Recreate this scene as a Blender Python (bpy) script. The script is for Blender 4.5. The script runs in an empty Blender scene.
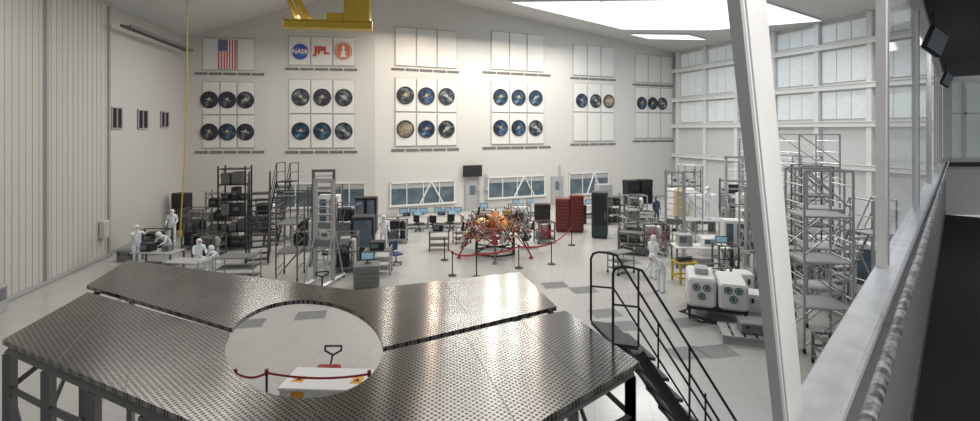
import bpy, math, random
from math import sin, cos, pi, radians, sqrt, atan2
from mathutils import Vector, Matrix
random.seed(7)
S = bpy.context.scene
COL = S.collection
try:
    S.view_settings.view_transform = 'Standard'
except Exception:
    pass

# ------------------------------------------------------------------ materials
def M(name, col, rough=0.5, metal=0.0, emit=0.0, var=0.06, scale=3.0, bump=0.0):
    m = bpy.data.materials.new(name); m.use_nodes = True
    nt = m.node_tree; b = nt.nodes['Principled BSDF']
    b.inputs['Roughness'].default_value = rough
    b.inputs['Metallic'].default_value = metal
    tc = nt.nodes.new('ShaderNodeTexCoord'); n = nt.nodes.new('ShaderNodeTexNoise')
    n.inputs['Scale'].default_value = scale; n.inputs['Detail'].default_value = 3
    nt.links.new(tc.outputs['Object'], n.inputs['Vector'])
    r = nt.nodes.new('ShaderNodeMapRange')
    if var > .7:
        r.inputs['From Min'].default_value = .4; r.inputs['From Max'].default_value = .6; var = .75
    r.inputs['To Min'].default_value = 1 - var; r.inputs['To Max'].default_value = 1 + var
    nt.links.new(n.outputs['Fac'], r.inputs['Value'])
    mx = nt.nodes.new('ShaderNodeVectorMath'); mx.operation = 'SCALE'
    mx.inputs[0].default_value = col[:3]
    nt.links.new(r.outputs['Result'], mx.inputs['Scale'])
    nt.links.new(mx.outputs['Vector'], b.inputs['Base Color'])
    if emit:
        b.inputs['Emission Color'].default_value = (*col[:3], 1)
        b.inputs['Emission Strength'].default_value = emit
    if bump:
        bp = nt.nodes.new('ShaderNodeBump'); bp.inputs['Strength'].default_value = bump
        nt.links.new(n.outputs['Fac'], bp.inputs['Height']); nt.links.new(bp.outputs['Normal'], b.inputs['Normal'])
    return m

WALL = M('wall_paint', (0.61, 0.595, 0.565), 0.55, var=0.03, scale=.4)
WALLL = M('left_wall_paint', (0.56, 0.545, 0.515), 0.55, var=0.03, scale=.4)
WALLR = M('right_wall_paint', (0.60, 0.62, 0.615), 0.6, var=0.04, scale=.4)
CEILM = M('ceiling_paint', (0.62, 0.62, 0.61), 0.8, var=0.06, scale=.3)
BOARD = M('board_white', (0.70, 0.69, 0.66), 0.5, var=0.02)
SHAD = M('board_gap', (0.44, 0.425, 0.40), 0.8)
VENTM = M('vent_grey', (0.10, 0.10, 0.10), 0.6)
WHITE = M('white_paint', (0.74, 0.74, 0.73), 0.35, var=0.03)
WHITEG = M('cream_gallery_paint', (0.80, 0.79, 0.76), 0.4, var=0.10, scale=9)
SILLM = M('scuffed_sill_paint', (0.66, 0.67, 0.68), 0.4, var=0.25, scale=14)
CREAM = M('cream_door', (0.565, 0.545, 0.505), 0.55, var=0.03, scale=.6)
GREY = M('grey_paint', (0.18, 0.18, 0.18), 0.5)
LGREY = M('light_grey_paint', (0.40, 0.40, 0.40), 0.5)
DARK = M('dark_steel', (0.035, 0.035, 0.04), 0.45, 0.3)
TREAD = M('worn_dark_tread', (0.07, 0.07, 0.075), 0.5, 0.3, var=.4, scale=9)
BLACK = M('black_plastic', (0.012, 0.012, 0.014), 0.4)
ALU = M('aluminium', (0.46, 0.47, 0.48), 0.35, 0.6)
STEEL = M('bare_steel', (0.18, 0.175, 0.17), 0.4, 0.7, var=.15)
YELL = M('yellow_paint', (0.55, 0.38, 0.03), 0.45)
LABEL = M('orange_warning_label', (0.80, 0.36, 0.03), 0.5)
RED = M('red_paint', (0.15, 0.014, 0.014), 0.4)
REDB = M('bright_red_paint', (0.32, 0.03, 0.025), 0.4)
REDT = M('red_tape', (0.46, 0.03, 0.04), 0.6)
TEAL = M('teal_paint', (0.02, 0.04, 0.045), 0.4)
GREENP = M('green_port', (0.05, 0.13, 0.09), 0.4)
BLUE = M('blue_plastic', (0.03, 0.06, 0.15), 0.45)
COPPER = M('copper_foil', (0.36, 0.17, 0.11), 0.35, 0.6, var=.5, scale=12, bump=.4)
ORANGE = M('orange_foil', (0.68, 0.26, 0.06), 0.35, 0.2, var=.35, scale=10, bump=.4)
GOLD = M('gold_foil', (0.60, 0.44, 0.20), 0.3, 0.6, var=.3, scale=10, bump=.5)
TAN = M('tan_cloth', (0.46, 0.36, 0.20), 0.8)
SUIT = M('white_suit_cloth', (0.74, 0.77, 0.80), 0.8, var=.08, scale=14, bump=.15)
SUITB = M('dark_blue_suit_cloth', (0.04, 0.06, 0.12), 0.8, var=.1, scale=14, bump=.15)
SKIN = M('skin', (0.50, 0.30, 0.22), 0.6)
GLOVE = M('glove_rubber', (0.55, 0.60, 0.68), 0.5)
SCREEN = M('lit_screen', (0.22, 0.36, 0.46), 0.2, emit=.35, var=.5, scale=9)
GLASSD = M('dark_window_glass', (0.11, 0.15, 0.18), 0.12, var=.7, scale=1.6)
GLASSL = M('frosted_window', (0.50, 0.56, 0.52), 0.3, emit=.18, var=.35, scale=1.2)
PANEL = M('translucent_panel', (0.68, 0.72, 0.72), 0.4, emit=.14, var=.12)
LAMP = M('lamp_diffuser', (0.80, 0.90, 1.0), 0.5, emit=1.5, var=.0)
RUBBER = M('rubber', (0.02, 0.02, 0.02), 0.8)
CARPET = M('dark_carpet', (0.020, 0.019, 0.020), 0.95, var=.3, scale=30)
DCEIL = M('dark_soffit', (0.05, 0.05, 0.055), 0.8)
RAILM = M('worn_rail', (0.22, 0.22, 0.22), 0.4, 0.4, var=1.0, scale=30, bump=.4)
FR = M('flag_red', (0.50, 0.03, 0.05), 0.6); FW = M('flag_white', (0.75, 0.73, 0.7), 0.6); FB = M('flag_blue', (0.03, 0.04, 0.18), 0.6)
LB = M('emblem_blue', (0.02, 0.09, 0.36), 0.5); LO = M('emblem_orange', (0.52, 0.17, 0.06), 0.5); LR = M('letter_red', (0.52, 0.04, 0.04), 0.5)

def glass_material():
    m = bpy.data.materials.new('thin_window_glass'); m.use_nodes = True
    nt = m.node_tree; out = nt.nodes['Material Output']; nt.nodes.remove(nt.nodes['Principled BSDF'])
    tr = nt.nodes.new('ShaderNodeBsdfTransparent'); gl = nt.nodes.new('ShaderNodeBsdfGlossy')
    tr.inputs['Color'].default_value = (.97,.98,.99,1); gl.inputs['Roughness'].default_value = .05
    mi = nt.nodes.new('ShaderNodeMixShader'); mi.inputs['Fac'].default_value = .16
    nt.links.new(tr.outputs[0], mi.inputs[1]); nt.links.new(gl.outputs[0], mi.inputs[2])
    nt.links.new(mi.outputs[0], out.inputs['Surface']); return m
GLASS = glass_material()

def floor_material():
    m = bpy.data.materials.new('white_floor_tiles'); m.use_nodes = True
    nt = m.node_tree; b = nt.nodes['Principled BSDF']
    tc = nt.nodes.new('ShaderNodeTexCoord')
    mp = nt.nodes.new('ShaderNodeMapping'); mp.inputs['Rotation'].default_value = (0, 0, radians(12))
    br = nt.nodes.new('ShaderNodeTexBrick'); br.offset = 0
    br.inputs['Color1'].default_value = (0.48, 0.475, 0.45, 1); br.inputs['Color2'].default_value = (0.46, 0.455, 0.43, 1)
    br.inputs['Mortar'].default_value = (0.40, 0.395, 0.375, 1)
    br.inputs['Scale'].default_value = 1; br.inputs['Mortar Size'].default_value = 0.012
    br.inputs['Brick Width'].default_value = 1.2; br.inputs['Row Height'].default_value = 1.2
    nt.links.new(tc.outputs['Object'], mp.inputs['Vector']); nt.links.new(mp.outputs['Vector'], br.inputs['Vector'])
    nt.links.new(br.outputs['Color'], b.inputs['Base Color'])
    b.inputs['Roughness'].default_value = 0.20
    return m
FLOORM = floor_material()

def deck_material():
    m = bpy.data.materials.new('perforated_deck_plate'); m.use_nodes = True
    nt = m.node_tree; b = nt.nodes['Principled BSDF']
    tc = nt.nodes.new('ShaderNodeTexCoord')
    mp = nt.nodes.new('ShaderNodeMapping'); mp.inputs['Rotation'].default_value = (0, 0, radians(40))
    vo = nt.nodes.new('ShaderNodeTexVoronoi'); vo.voronoi_dimensions = '2D'
    vo.inputs['Scale'].default_value = 20; vo.inputs['Randomness'].default_value = 0.0
    nt.links.new(tc.outputs['Object'], mp.inputs['Vector']); nt.links.new(mp.outputs['Vector'], vo.inputs['Vector'])
    cr = nt.nodes.new('ShaderNodeValToRGB')
    cr.color_ramp.elements[0].position = .22; cr.color_ramp.elements[0].color = (0.05, 0.048, 0.045, 1)
    cr.color_ramp.elements[1].position = .42; cr.color_ramp.elements[1].color = (0.29, 0.28, 0.262, 1)
    nt.links.new(vo.outputs['Distance'], cr.inputs['Fac'])
    no = nt.nodes.new('ShaderNodeTexNoise'); no.inputs['Scale'].default_value = 1.4
    nt.links.new(tc.outputs['Object'], no.inputs['Vector'])
    mr = nt.nodes.new('ShaderNodeMapRange'); mr.inputs['To Min'].default_value = .16; mr.inputs['To Max'].default_value = .26
    nt.links.new(no.outputs['Fac'], mr.inputs['Value']); nt.links.new(mr.outputs['Result'], b.inputs['Roughness'])
    nt.links.new(cr.outputs['Color'], b.inputs['Base Color'])
    b.inputs['Metallic'].default_value = 0.9
    b.inputs['Anisotropic'].default_value = 0.85
    tg = nt.nodes.new('ShaderNodeCombineXYZ'); tg.inputs[1].default_value = 1.0
    nt.links.new(tg.outputs[0], b.inputs['Tangent'])
    bp = nt.nodes.new('ShaderNodeBump'); bp.inputs['Strength'].default_value = .06; bp.inputs['Distance'].default_value = .004
    nt.links.new(vo.outputs['Distance'], bp.inputs['Height']); nt.links.new(bp.outputs['Normal'], b.inputs['Normal'])
    return m
DECK = deck_material()

def picture_material(i, c1, c2, c3):
    m = bpy.data.materials.new('space_picture'); m.use_nodes = True
    nt = m.node_tree; b = nt.nodes['Principled BSDF']
    tc = nt.nodes.new('ShaderNodeTexCoord')
    mp = nt.nodes.new('ShaderNodeMapping'); mp.inputs['Location'].default_value = (i * 3.7, i * 1.9, i * 2.3)
    n = nt.nodes.new('ShaderNodeTexNoise'); n.inputs['Scale'].default_value = 2.3; n.inputs['Detail'].default_value = 4
    nt.links.new(tc.outputs['Object'], mp.inputs['Vector']); nt.links.new(mp.outputs['Vector'], n.inputs['Vector'])
    cr = nt.nodes.new('ShaderNodeValToRGB'); e = cr.color_ramp.elements
    e[0].position = .42; e[0].color = (*c1, 1); e[1].position = .78; e[1].color = (*c3, 1)
    k = e.new(.57); k.color = (*c2, 1)
    nt.links.new(n.outputs['Fac'], cr.inputs['Fac']); nt.links.new(cr.outputs['Color'], b.inputs['Base Color'])
    b.inputs['Roughness'].default_value = .35
    return m
PICS = [picture_material(0, (.008, .01, .015), (.03, .04, .06), (.4, .4, .4)),
        picture_material(1, (.006, .018, .035), (.02, .07, .14), (.35, .42, .45)),
        picture_material(2, (.01, .01, .015), (.05, .07, .08), (.5, .45, .35)),
        picture_material(3, (.02, .02, .03), (.08, .12, .14), (.5, .42, .28)),
        picture_material(4, (.14, .11, .08), (.28, .22, .15), (.45, .45, .45)),
        picture_material(5, (.01, .018, .035), (.03, .07, .15), (.2, .28, .32))]

# ------------------------------------------------------------------ mesh builder
class MB:
    def __init__(s): s.v = []; s.f = []; s.m = []; s.s = []
    def add(s, vs, fs, mi=0, sm=False):
        o = len(s.v); s.v += [tuple(p) for p in vs]
        for f in fs: s.f.append([o + i for i in f]); s.m.append(mi); s.s.append(sm)
        return s
    def box(s, x0, x1, y0, y1, z0, z1, mi=0):
        vs = [(x0,y0,z0),(x1,y0,z0),(x1,y1,z0),(x0,y1,z0),(x0,y0,z1),(x1,y0,z1),(x1,y1,z1),(x0,y1,z1)]
        return s.add(vs, [(0,3,2,1),(4,5,6,7),(0,1,5,4),(1,2,6,5),(2,3,7,6),(3,0,4,7)], mi)
    def rbox(s, x0, x1, y0, y1, z0, z1, b=.02, mi=0):
        b = min(b, (x1-x0)*.45, (y1-y0)*.45, (z1-z0)*.45)
        pts = [(x0+b,y0),(x1-b,y0),(x1,y0+b),(x1,y1-b),(x1-b,y1),(x0+b,y1),(x0,y1-b),(x0,y0+b)]
        cx, cy = (x0+x1)/2, (y0+y1)/2
        def sh(p): return (p[0]+(b if p[0]<cx else -b)*.7, p[1]+(b if p[1]<cy else -b)*.7)
        rings = [[(*sh(p), z0) for p in pts], [(*p, z0+b) for p in pts], [(*p, z1-b) for p in pts], [(*sh(p), z1) for p in pts]]
        vs = sum(rings, []); fs = [tuple(range(7,-1,-1)), tuple(range(24,32))]
        for k in range(3):
            for i in range(8):
                j = (i+1) % 8; fs.append((k*8+i, k*8+j, k*8+8+j, k*8+8+i))
        return s.add(vs, fs, mi)
    def cyl(s, p, q, r, n=10, r2=None, mi=0, cap=True):
        p = Vector(p); q = Vector(q); r2 = r if r2 is None else r2
        d = (q-p)
        if d.length < 1e-6: return s
        d.normalize(); a = Vector((0,0,1)) if abs(d.z) < .9 else Vector((1,0,0))
        u = d.cross(a).normalized(); w = d.cross(u)
        vs = [p+(u*cos(2*pi*i/n)+w*sin(2*pi*i/n))*r for i in range(n)] + [q+(u*cos(2*pi*i/n)+w*sin(2*pi*i/n))*r2 for i in range(n)]
        s.add(vs, [(i, (i+1) % n, n+(i+1) % n, n+i) for i in range(n)], mi, n > 6)
        if cap: s.add(vs[:n], [tuple(range(n-1,-1,-1))], mi); s.add(vs[n:], [tuple(range(n))], mi)
        return s
    def bar(s, p, q, w, mi=0): return s.cyl(p, q, w*.707, 4, mi=mi)
    def path(s, pts, r, n=8, mi=0):
        for a, b in zip(pts[:-1], pts[1:]): s.cyl(a, b, r, n, mi=mi)
        for a in pts[1:-1]: s.ball(a, r*1.02, 6, 4, mi=mi)
        return s
    def ball(s, c, r, n=14, k=8, sc=(1,1,1), mi=0):
        vs = [(c[0], c[1], c[2]+r*sc[2])]
        for j in range(1, k):
            t = pi*j/k
            for i in range(n):
                a = 2*pi*i/n; vs.append((c[0]+r*sc[0]*sin(t)*cos(a), c[1]+r*sc[1]*sin(t)*sin(a), c[2]+r*sc[2]*cos(t)))
        vs.append((c[0], c[1], c[2]-r*sc[2])); fs = []
        for i in range(n): fs.append((0, 1+i, 1+(i+1) % n))
        for j in range(k-2):
            for i in range(n): fs.append((1+j*n+i, 1+(j+1)*n+i, 1+(j+1)*n+(i+1) % n, 1+j*n+(i+1) % n))
        L = len(vs)-1
        for i in range(n): fs.append((L, 1+(k-2)*n+(i+1) % n, 1+(k-2)*n+i))
        return s.add(vs, fs, mi, True)
    def torus(s, c, R, r, axis='z', n=20, k=6, mi=0):
        vs = []
        for i in range(n):
            a = 2*pi*i/n
            for j in range(k):
                t = 2*pi*j/k; x = (R+r*cos(t))*cos(a); y = (R+r*cos(t))*sin(a); z = r*sin(t)
                p = {'z': (x,y,z), 'y': (x,z,y), 'x': (z,x,y)}[axis]
                vs.append((c[0]+p[0], c[1]+p[1], c[2]+p[2]))
        fs = [(i*k+j, ((i+1) % n)*k+j, ((i+1) % n)*k+(j+1) % k, i*k+(j+1) % k) for i in range(n) for j in range(k)]
        return s.add(vs, fs, mi, True)
    def prism(s, pts, z0, z1, mi=0):
        n = len(pts); vs = [(x,y,z0) for x,y in pts]+[(x,y,z1) for x,y in pts]
        return s.add(vs, [tuple(range(n-1,-1,-1)), tuple(range(n,2*n))]+[(i,(i+1) % n,n+(i+1) % n,n+i) for i in range(n)], mi)
    def poly(s, pts, mi=0): return s.add(pts, [tuple(range(len(pts)))], mi)
    def mesh(s, name, mats):
        me = bpy.data.meshes.new(name); me.from_pydata(s.v, [], s.f)
        for m in (mats if isinstance(mats, (list, tuple)) else [mats]): me.materials.append(m)
        me.polygons.foreach_set('material_index', s.m); me.polygons.foreach_set('use_smooth', s.s)
        me.update(); return me

def meta(o, label=None, cat=None, group=None, kind=None):
    if label: o['label'] = label
    if cat: o['category'] = cat
    if group: o['group'] = group
    if kind: o['kind'] = kind
    return o
def thing(name, label, cat, loc=(0,0,0), rz=0, group=None):
    o = bpy.data.objects.new(name, None); o.empty_display_size = .2
    COL.objects.link(o); o.location = loc; o.rotation_euler = (0,0,radians(rz))
    return meta(o, label, cat, group)
def part(par, name, mb, mats, label=None, loc=(0,0,0), rot=None):
    o = bpy.data.objects.new(name, mb.mesh(name, mats)); COL.objects.link(o)
    o.parent = par; o.location = loc
    if rot: o.rotation_euler = rot
    if label: o['label'] = label
    return o
def solo(name, label, cat, mb, mats, loc=(0,0,0), rz=0, group=None):
    o = bpy.data.objects.new(name, mb.mesh(name, mats)); COL.objects.link(o)
    o.location = loc; o.rotation_euler = (0,0,radians(rz)); return meta(o, label, cat, group)
def struct(name, mb, mats, loc=(0,0,0), rz=0):
    o = bpy.data.objects.new(name, mb.mesh(name, mats)); COL.objects.link(o)
    o.location = loc; o.rotation_euler = (0,0,radians(rz)); o['kind'] = 'structure'; return o
def clone(src, loc, rz=None, label=None):
    def rec(o, par):
        c = o.copy(); COL.objects.link(c)
        if par: c.parent = par; c.matrix_parent_inverse = o.matrix_parent_inverse.copy()
        for ch in list(o.children): rec(ch, c)
        return c
    c = rec(src, None); c.location = loc
    if rz is not None: c.rotation_euler = (0,0,radians(rz))
    if label: c['label'] = label
    return c
def text_mesh(name, txt, size, mat, par, loc, rot, ext=.01, bold=0, sx=1):
    cu = bpy.data.curves.new('t', 'FONT'); cu.body = txt; cu.size = size; cu.extrude = ext
    cu.align_x = 'CENTER'; cu.align_y = 'CENTER'; cu.offset = bold
    t = bpy.data.objects.new('t', cu); COL.objects.link(t)
    me = bpy.data.meshes.new_from_object(t.evaluated_get(bpy.context.evaluated_depsgraph_get()))
    bpy.data.objects.remove(t); me.materials.clear(); me.materials.append(mat); me.name = name
    o = bpy.data.objects.new(name, me); COL.objects.link(o); o.parent = par
    o.location = loc; o.rotation_euler = rot; o.scale = (sx,1,1); return o

# ------------------------------------------------------------------ room shell
A = (-20.0, 32.0); B = (-7.88, 33.58); C = (16.8, 44.5); D = (25.6, 20.7); L0 = (-13.1, -2.5)
TA, TB, TC = 12.0, 16.0, 13.0
def wall(name, p, q, z0, za, zb, mat, t=.3):
    p = Vector((*p, 0)); q = Vector((*q, 0)); d = (q-p).normalized(); n = Vector((d.y, -d.x, 0)) * -t
    vs = [p+Vector((0,0,z0)), q+Vector((0,0,z0)), q+Vector((0,0,zb)), p+Vector((0,0,za))]
    vs += [v+n for v in vs]
    mb = MB().add(vs, [(0,1,2,3),(7,6,5,4),(0,4,5,1),(1,5,6,2),(2,6,7,3),(3,7,4,0)])
    return struct(name, mb, mat)
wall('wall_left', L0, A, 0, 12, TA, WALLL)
wall('wall_back', A, B, 0, TA, TB, WALL)
wall('wall_back_east', B, C, 0, TB, TC, WALL)
wall('wall_right', C, D, 0, TC, TC, WALLR)
struct('floor', MB().prism([(-14,-2.5),(-20.4,32.4),(-8,34),(17,45),(26.2,20.4),(14,-2.5)], -.3, 0), FLOORM)
R0 = (-3, 14)
cl = MB()
cl.poly([(*A,TA),(*B,TB),(*R0,16),(-16.2,13,12)]); cl.poly([(*B,TB),(*C,TC),(*D,13.0),(*R0,16)])
struct('ceiling', cl, CEILM)
bB = Vector((*B,TB)); bC = Vector((*C,TC))-bB; bD = Vector((*D,13.0))-bB
def cp(a, b, dz=0): return bB + bC*a + bD*b + Vector((0,0,dz))
for i, (a0,a1,b0,b1) in enumerate([(.20,.56,.13,.30),(.20,.56,.303,.55),(.64,.71,.10,.22)]):
    t = thing('ceiling_light', 'broad bright bluish-white luminous light panel in the high ceiling', 'ceiling light', cp(a0,b0), 0, 'ceiling light panels')
    o0 = cp(a0,b0); q = [cp(a0,b0,-.12)-o0, cp(a1,b0,-.12)-o0, cp(min(a1,.98-b1),b1,-.12)-o0, cp(a0,b1,-.12)-o0]
    up = Vector((0,0,.1)); vs = q+[x+up for x in q]
    part(t, 'housing', MB().add(vs, [(4,5,6,7),(0,1,5,4),(1,2,6,5),(2,3,7,6),(3,0,4,7)]), WHITE)
    cc = sum(q, Vector())/4
    part(t, 'diffuser', MB().poly([x+(cc-x)*.01+Vector((0,0,-.01)) for x in q]), LAMP)

wlr = math.degrees(atan2(B[1]-A[1], B[0]-A[0])); wrr = math.degrees(atan2(C[1]-B[1], C[0]-B[0]))
bays = [(A,wlr,1.18,4.42,9.95,12.05,4.81,9.17,[1.61,2.72,3.85],[7.98,5.87],.53),
        (A,wlr,6.58,10.89,10.35,12.28,4.78,9.38,[7.35,8.75,10.16],[8.2,5.93],.56),
        (B,wrr,1.38,5.97,10.5,13.2,4.86,9.64,[2.09,3.61,5.12],[8.43,6.07],.60),
        (B,wrr,8.70,13.31,10.6,13.5,4.91,9.72,[9.45,10.99,12.50],[8.52,6.16],.60),
        (B,wrr,16.04,20.17,10.5,13.0,5.08,9.84,[16.82,18.21,19.54],[8.42],.55),
        (B,wrr,22.42,26.7,10.2,12.6,5.29,9.73,[23.08,24.3,25.4],[8.35],.53)]
def wpt(o, rz, s, off=0, z=0):
    r = radians(rz); return (o[0]+cos(r)*s+sin(r)*off, o[1]+sin(r)*s-cos(r)*off, z)
pseq = [0,0,2, 0,5,0, 3,0,2, 1,5,3, 2,5,3, 4,1,2, 1,1,1, 5,5,3, 5,3,4, 5,0,3]
pi_ = 0
for bi, (o,rz,s0,s1,u0,u1,l0,l1,cs,rows,R) in enumerate(bays):
    w = (s1-s0)/3
    for ci in range(3):
        rws = [(u0,u1),(l0,(l0+l1)/2-.03),((l0+l1)/2+.03,l1)]
        for (z0,z1) in rws:
            mb = MB().box(-.03,w-.02,-.03,0,-.03,z1-z0+.03,1); mb.rbox(.02,w-.07,-.09,-.03,.02,z1-z0-.02,.02,0)
            solo('wall_panel', 'flat white rectangular panel mounted on the high white wall', 'wall panel', mb, [BOARD,SHAD], wpt(o,rz,s0+ci*w,0,z0), rz, 'white wall panels')
    ex = .7 if bi in (0,3) else .25
    e0 = s0-(ex if bi != 0 else .5); e1 = min(s1+ex, 26.85 if o is B else 12)
    for vz in (u0-.32, l0-.34):
        nseg = 5
        for k in range(nseg):
            ww = (e1-e0)/nseg
            mb = MB().box(0,ww-.12,-.05,0,0,.15,0)
            for j in range(6): mb.box(.04+(ww-.2)*j/6, .04+(ww-.2)*j/6+.03, -.07,-.05,.02,.13,1)
            solo('air_vent', 'narrow dark rectangular air vent grille on the white wall', 'vent', mb, [VENTM,LGREY], wpt(o,rz,e0+k*ww,0,vz), rz, 'wall air vents')
    for z in rows:
        for sx in cs:
            t = thing('round_picture', 'round dark framed spacecraft picture mounted on white panels', 'picture', wpt(o,rz,sx,.095,z), rz, 'round mission pictures')
            part(t, 'rim', MB().torus((0,-.03,0), R*.97, .045, 'y', 32, 6), DARK)
            pm = PICS[pseq[pi_ % len(pseq)]]; pi_ += 1
            part(t, 'picture_face', MB().cyl((0,0,0),(0,-.03,0),R*.95,32), pm)
            e = MB(); a = random.uniform(-.6,.6); ca, sa = cos(a)*R, sin(a)*R; q_ = .07
            e.add([(-.5*ca-q_*sa,-.04,-.5*sa+q_*ca),(-.5*ca+q_*sa,-.04,-.5*sa-q_*ca),(.5*ca+q_*sa,-.04,.5*sa-q_*ca),(.5*ca-q_*sa,-.04,.5*sa+q_*ca)],[(0,1,2,3)])
            e.cyl((0,-.032,0.05),(0,-.045,0.05),R*.2,6,mi=1)
            part(t, 'printed_spacecraft', e, [GREY,GOLD] if pi_ % 3 else [LGREY,LGREY])

# flag (hung vertically)
p = wpt(A,wlr,2.16,.11,9.98)
t = thing('national_flag', 'American flag hung vertically on white wall panel', 'flag', p, wlr)
W_, H_ = 1.1, 1.95
mb = MB()
for i in range(13): mb.box(W_*i/13, W_*(i+1)/13, -.012, 0, 0, H_ if i >= 7 else H_*.62, i % 2)
part(t, 'stripes', mb, [FR,FW])
part(t, 'canton', MB().box(0, W_*7/13, -.014, 0, H_*.62, H_), FB)
mb = MB()
for r in range(9):
    for c in range(6 if r % 2 == 0 else 5):
        x = W_*7/13*((c+.5+(.5 if r % 2 else 0))/6); z = H_*.62+H_*.38*(r+.5)/9
        mb.poly([(x+.035*(1 if k % 2 == 0 else .4)*sin(k*pi/5), -.017, z+.035*(1 if k % 2 == 0 else .4)*cos(k*pi/5)) for k in range(10)])
part(t, 'stars', mb, FW)
t = thing('round_agency_emblem', 'round blue NASA emblem on white wall panel', 'sign', wpt(A,wlr,7.32,.11,11.25), wlr)
part(t, 'disc', MB().cyl((0,0,0),(0,-.03,0),.53,40), LB)
text_mesh('lettering', 'NASA', .42, FW, t, (0,-.04,0), (pi/2,0,0), .006, .010, .95)
mb = MB()
for sg in (1,-1):
    for k in range(10):
        a = k/10; b = (k+1)/10
        x0, x1 = -.52+1.05*a, -.52+1.05*b
        f = lambda q: .09*sg+ .30*(q-.35)-.22*sg*q*q
        mb.add([(x0,-.034,f(a)-.018),(x1,-.034,f(b)-.018),(x1,-.034,f(b)+.018),(x0,-.034,f(a)+.018)],[(0,1,2,3)])
part(t, 'red_swoosh', mb, LR)
part(t, 'orbit_line', MB().torus((0,-.04,0),.44,.012,'y',36,4), FW, rot=(0,radians(20),0)).scale = (1,1,.45)
t = thing('wall_lettering', 'red JPL lettering on white wall panel', 'sign', wpt(A,wlr,8.72,.11,11.35), wlr)
text_mesh('letters', 'JPL', .70, LR, t, (0,-.02,0), (pi/2,0,0), .012, .03, 1.1)
t = thing('round_project_emblem', 'round orange emblem with slim pale robot figure drawing', 'sign', wpt(A,wlr,10.14,.11,11.35), wlr)
part(t, 'disc', MB().cyl((0,0,0),(0,-.03,0),.58,40), LO)
mb = MB().torus((0,-.035,0),.5,.015,'y',36,4)
mb.add([(-.20,-.04,-.40),(.20,-.04,-.40),(.07,-.04,.05),(-.07,-.04,.05)],[(0,1,2,3)]).add([(-.05,-.04,.05),(.05,-.04,.05),(.12,-.04,.22),(0,-.04,.42),(-.12,-.04,.22)],[(0,1,2,3,4)]).add([(-.24,-.04,-.10),(.24,-.04,-.06),(.24,-.04,-.02),(-.24,-.04,-.06)],[(0,1,2,3)])
part(t, 'figure_outline', mb, FW)

def wall_window(n, o, rz, s0, s1, z0, z1, brace=True):
    t = MB(); w = s1-s0; h = z1-z0
    t.box(0,w,-.03,0,0,h,0)
    for a in (0, w-.1): t.box(a,a+.1,-.1,-.03,0,h,1)
    t.box(0,w,-.1,-.03,h-.1,h,1); t.box(-.05,w+.05,-.16,-.03,-.05,.07,1)
    k = max(2,int(w/1.2))
    for i in range(1,k): t.box(w*i/k-.03,w*i/k+.03,-.08,-.03,.05,h-.05,1)
    t.box(.1,w-.1,-.05,-.035,h*.72,h-.1,2)
    if brace:
        for a,b in ((w*.45,w*.62),(w*.8,w*.62)): t.bar((a,-.08,.05),(b,-.08,h-.05),.09,1)
    struct('window_%d'%n, t, [GLASSD,WHITE,LGREY], wpt(o,rz,s0,.0,z0), rz)
wall_window(1,A,wlr,9.43,11.6,.77,2.45,False)
wall_window(2,A,wlr,5.7,8.3,.77,2.45,False)
wall_window(3,B,wrr,1.0,5.8,.7,2.35)
wall_window(4,B,wrr,8.4,13.4,.8,2.45)
wall_window(5,B,wrr,15.6,19.6,.7,2.5)
def wall_door(n,o,rz,s,w,h,mat):
    mb = MB().box(-.08,w+.08,-.06,0,0,h+.08,1).box(0,w,-.1,-.06,0.01,h,0).box(w*.3,w*.7,-.12,-.1,h*.55,h*.85,2).cyl((w-.12,-.16,h*.48),(w-.12,-.1,h*.48),.03,8,mi=1)
    struct('door_%d'%n, mb, [mat,LGREY,GLASSD], wpt(o,rz,s,0,0), rz)
wall_door(2,B,wrr,6.6,1.1,2.2,LGREY); wall_door(3,B,wrr,14.0,1.0,2.2,LGREY)
lwr = math.degrees(atan2(-.981,.196))
for n,(s0,s1,z0,z1) in enumerate([(7.55,8.5,6.05,7.13),(4.89,5.98,6.05,7.1),(2.29,3.34,6.15,7.1)]):
    w = s1-s0; h=z1-z0
    mb = MB().box(0,w,-.03,0,0,h,0)
    for a in (0,w/2-.03,w-.06): mb.box(a,a+.06,-.08,-.03,0,h,1)
    mb.box(0,w,-.08,-.03,0,.06,1).box(0,w,-.08,-.03,h-.06,h,1)
    r = radians(lwr); struct('window_%d'%(n+6), mb, [BLACK,LGREY], (A[0]+cos(r)*s1, A[1]+sin(r)*s1, z0), lwr+180)
mb = MB(); r = radians(lwr)
mb.box(0,17.5,0,.08,.12,11.9,0)
x = .1
while x < 17.4:
    mb.box(x,x+.16,.08,.105,.15,11.9,0); x += .34
for xx in (0,4.3,8.6,12.9): mb.box(xx,xx+.12,.08,.2,.12,11.9,1)
mb.box(-.05,17.5,.0,.22,.02,.14,1)
struct('door_1', mb, [CREAM,LGREY], (A[0]+cos(r)*8.85, A[1]+sin(r)*8.85, 0), lwr)
struct('baseboard_left', MB().box(.1,8.8,0,.05,0,.18), LGREY, (A[0],A[1],0), lwr)
struct('baseboard_back', MB().box(.1,12.2,-.05,0,0,.18), LGREY, (A[0],A[1],0), wlr)
struct('baseboard_right', MB().box(.1,26.9,-.05,0,0,.18), LGREY, (B[0],B[1],0), wrr)
solo('junction_box','small white metal box fixed low beside the sliding door','electrical box', MB().rbox(0,.4,0,.25,0,.8,.03).box(.1,.3,.25,.27,.45,.7), WALLL, (-18.05,22.9,1.0), lwr)

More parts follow.
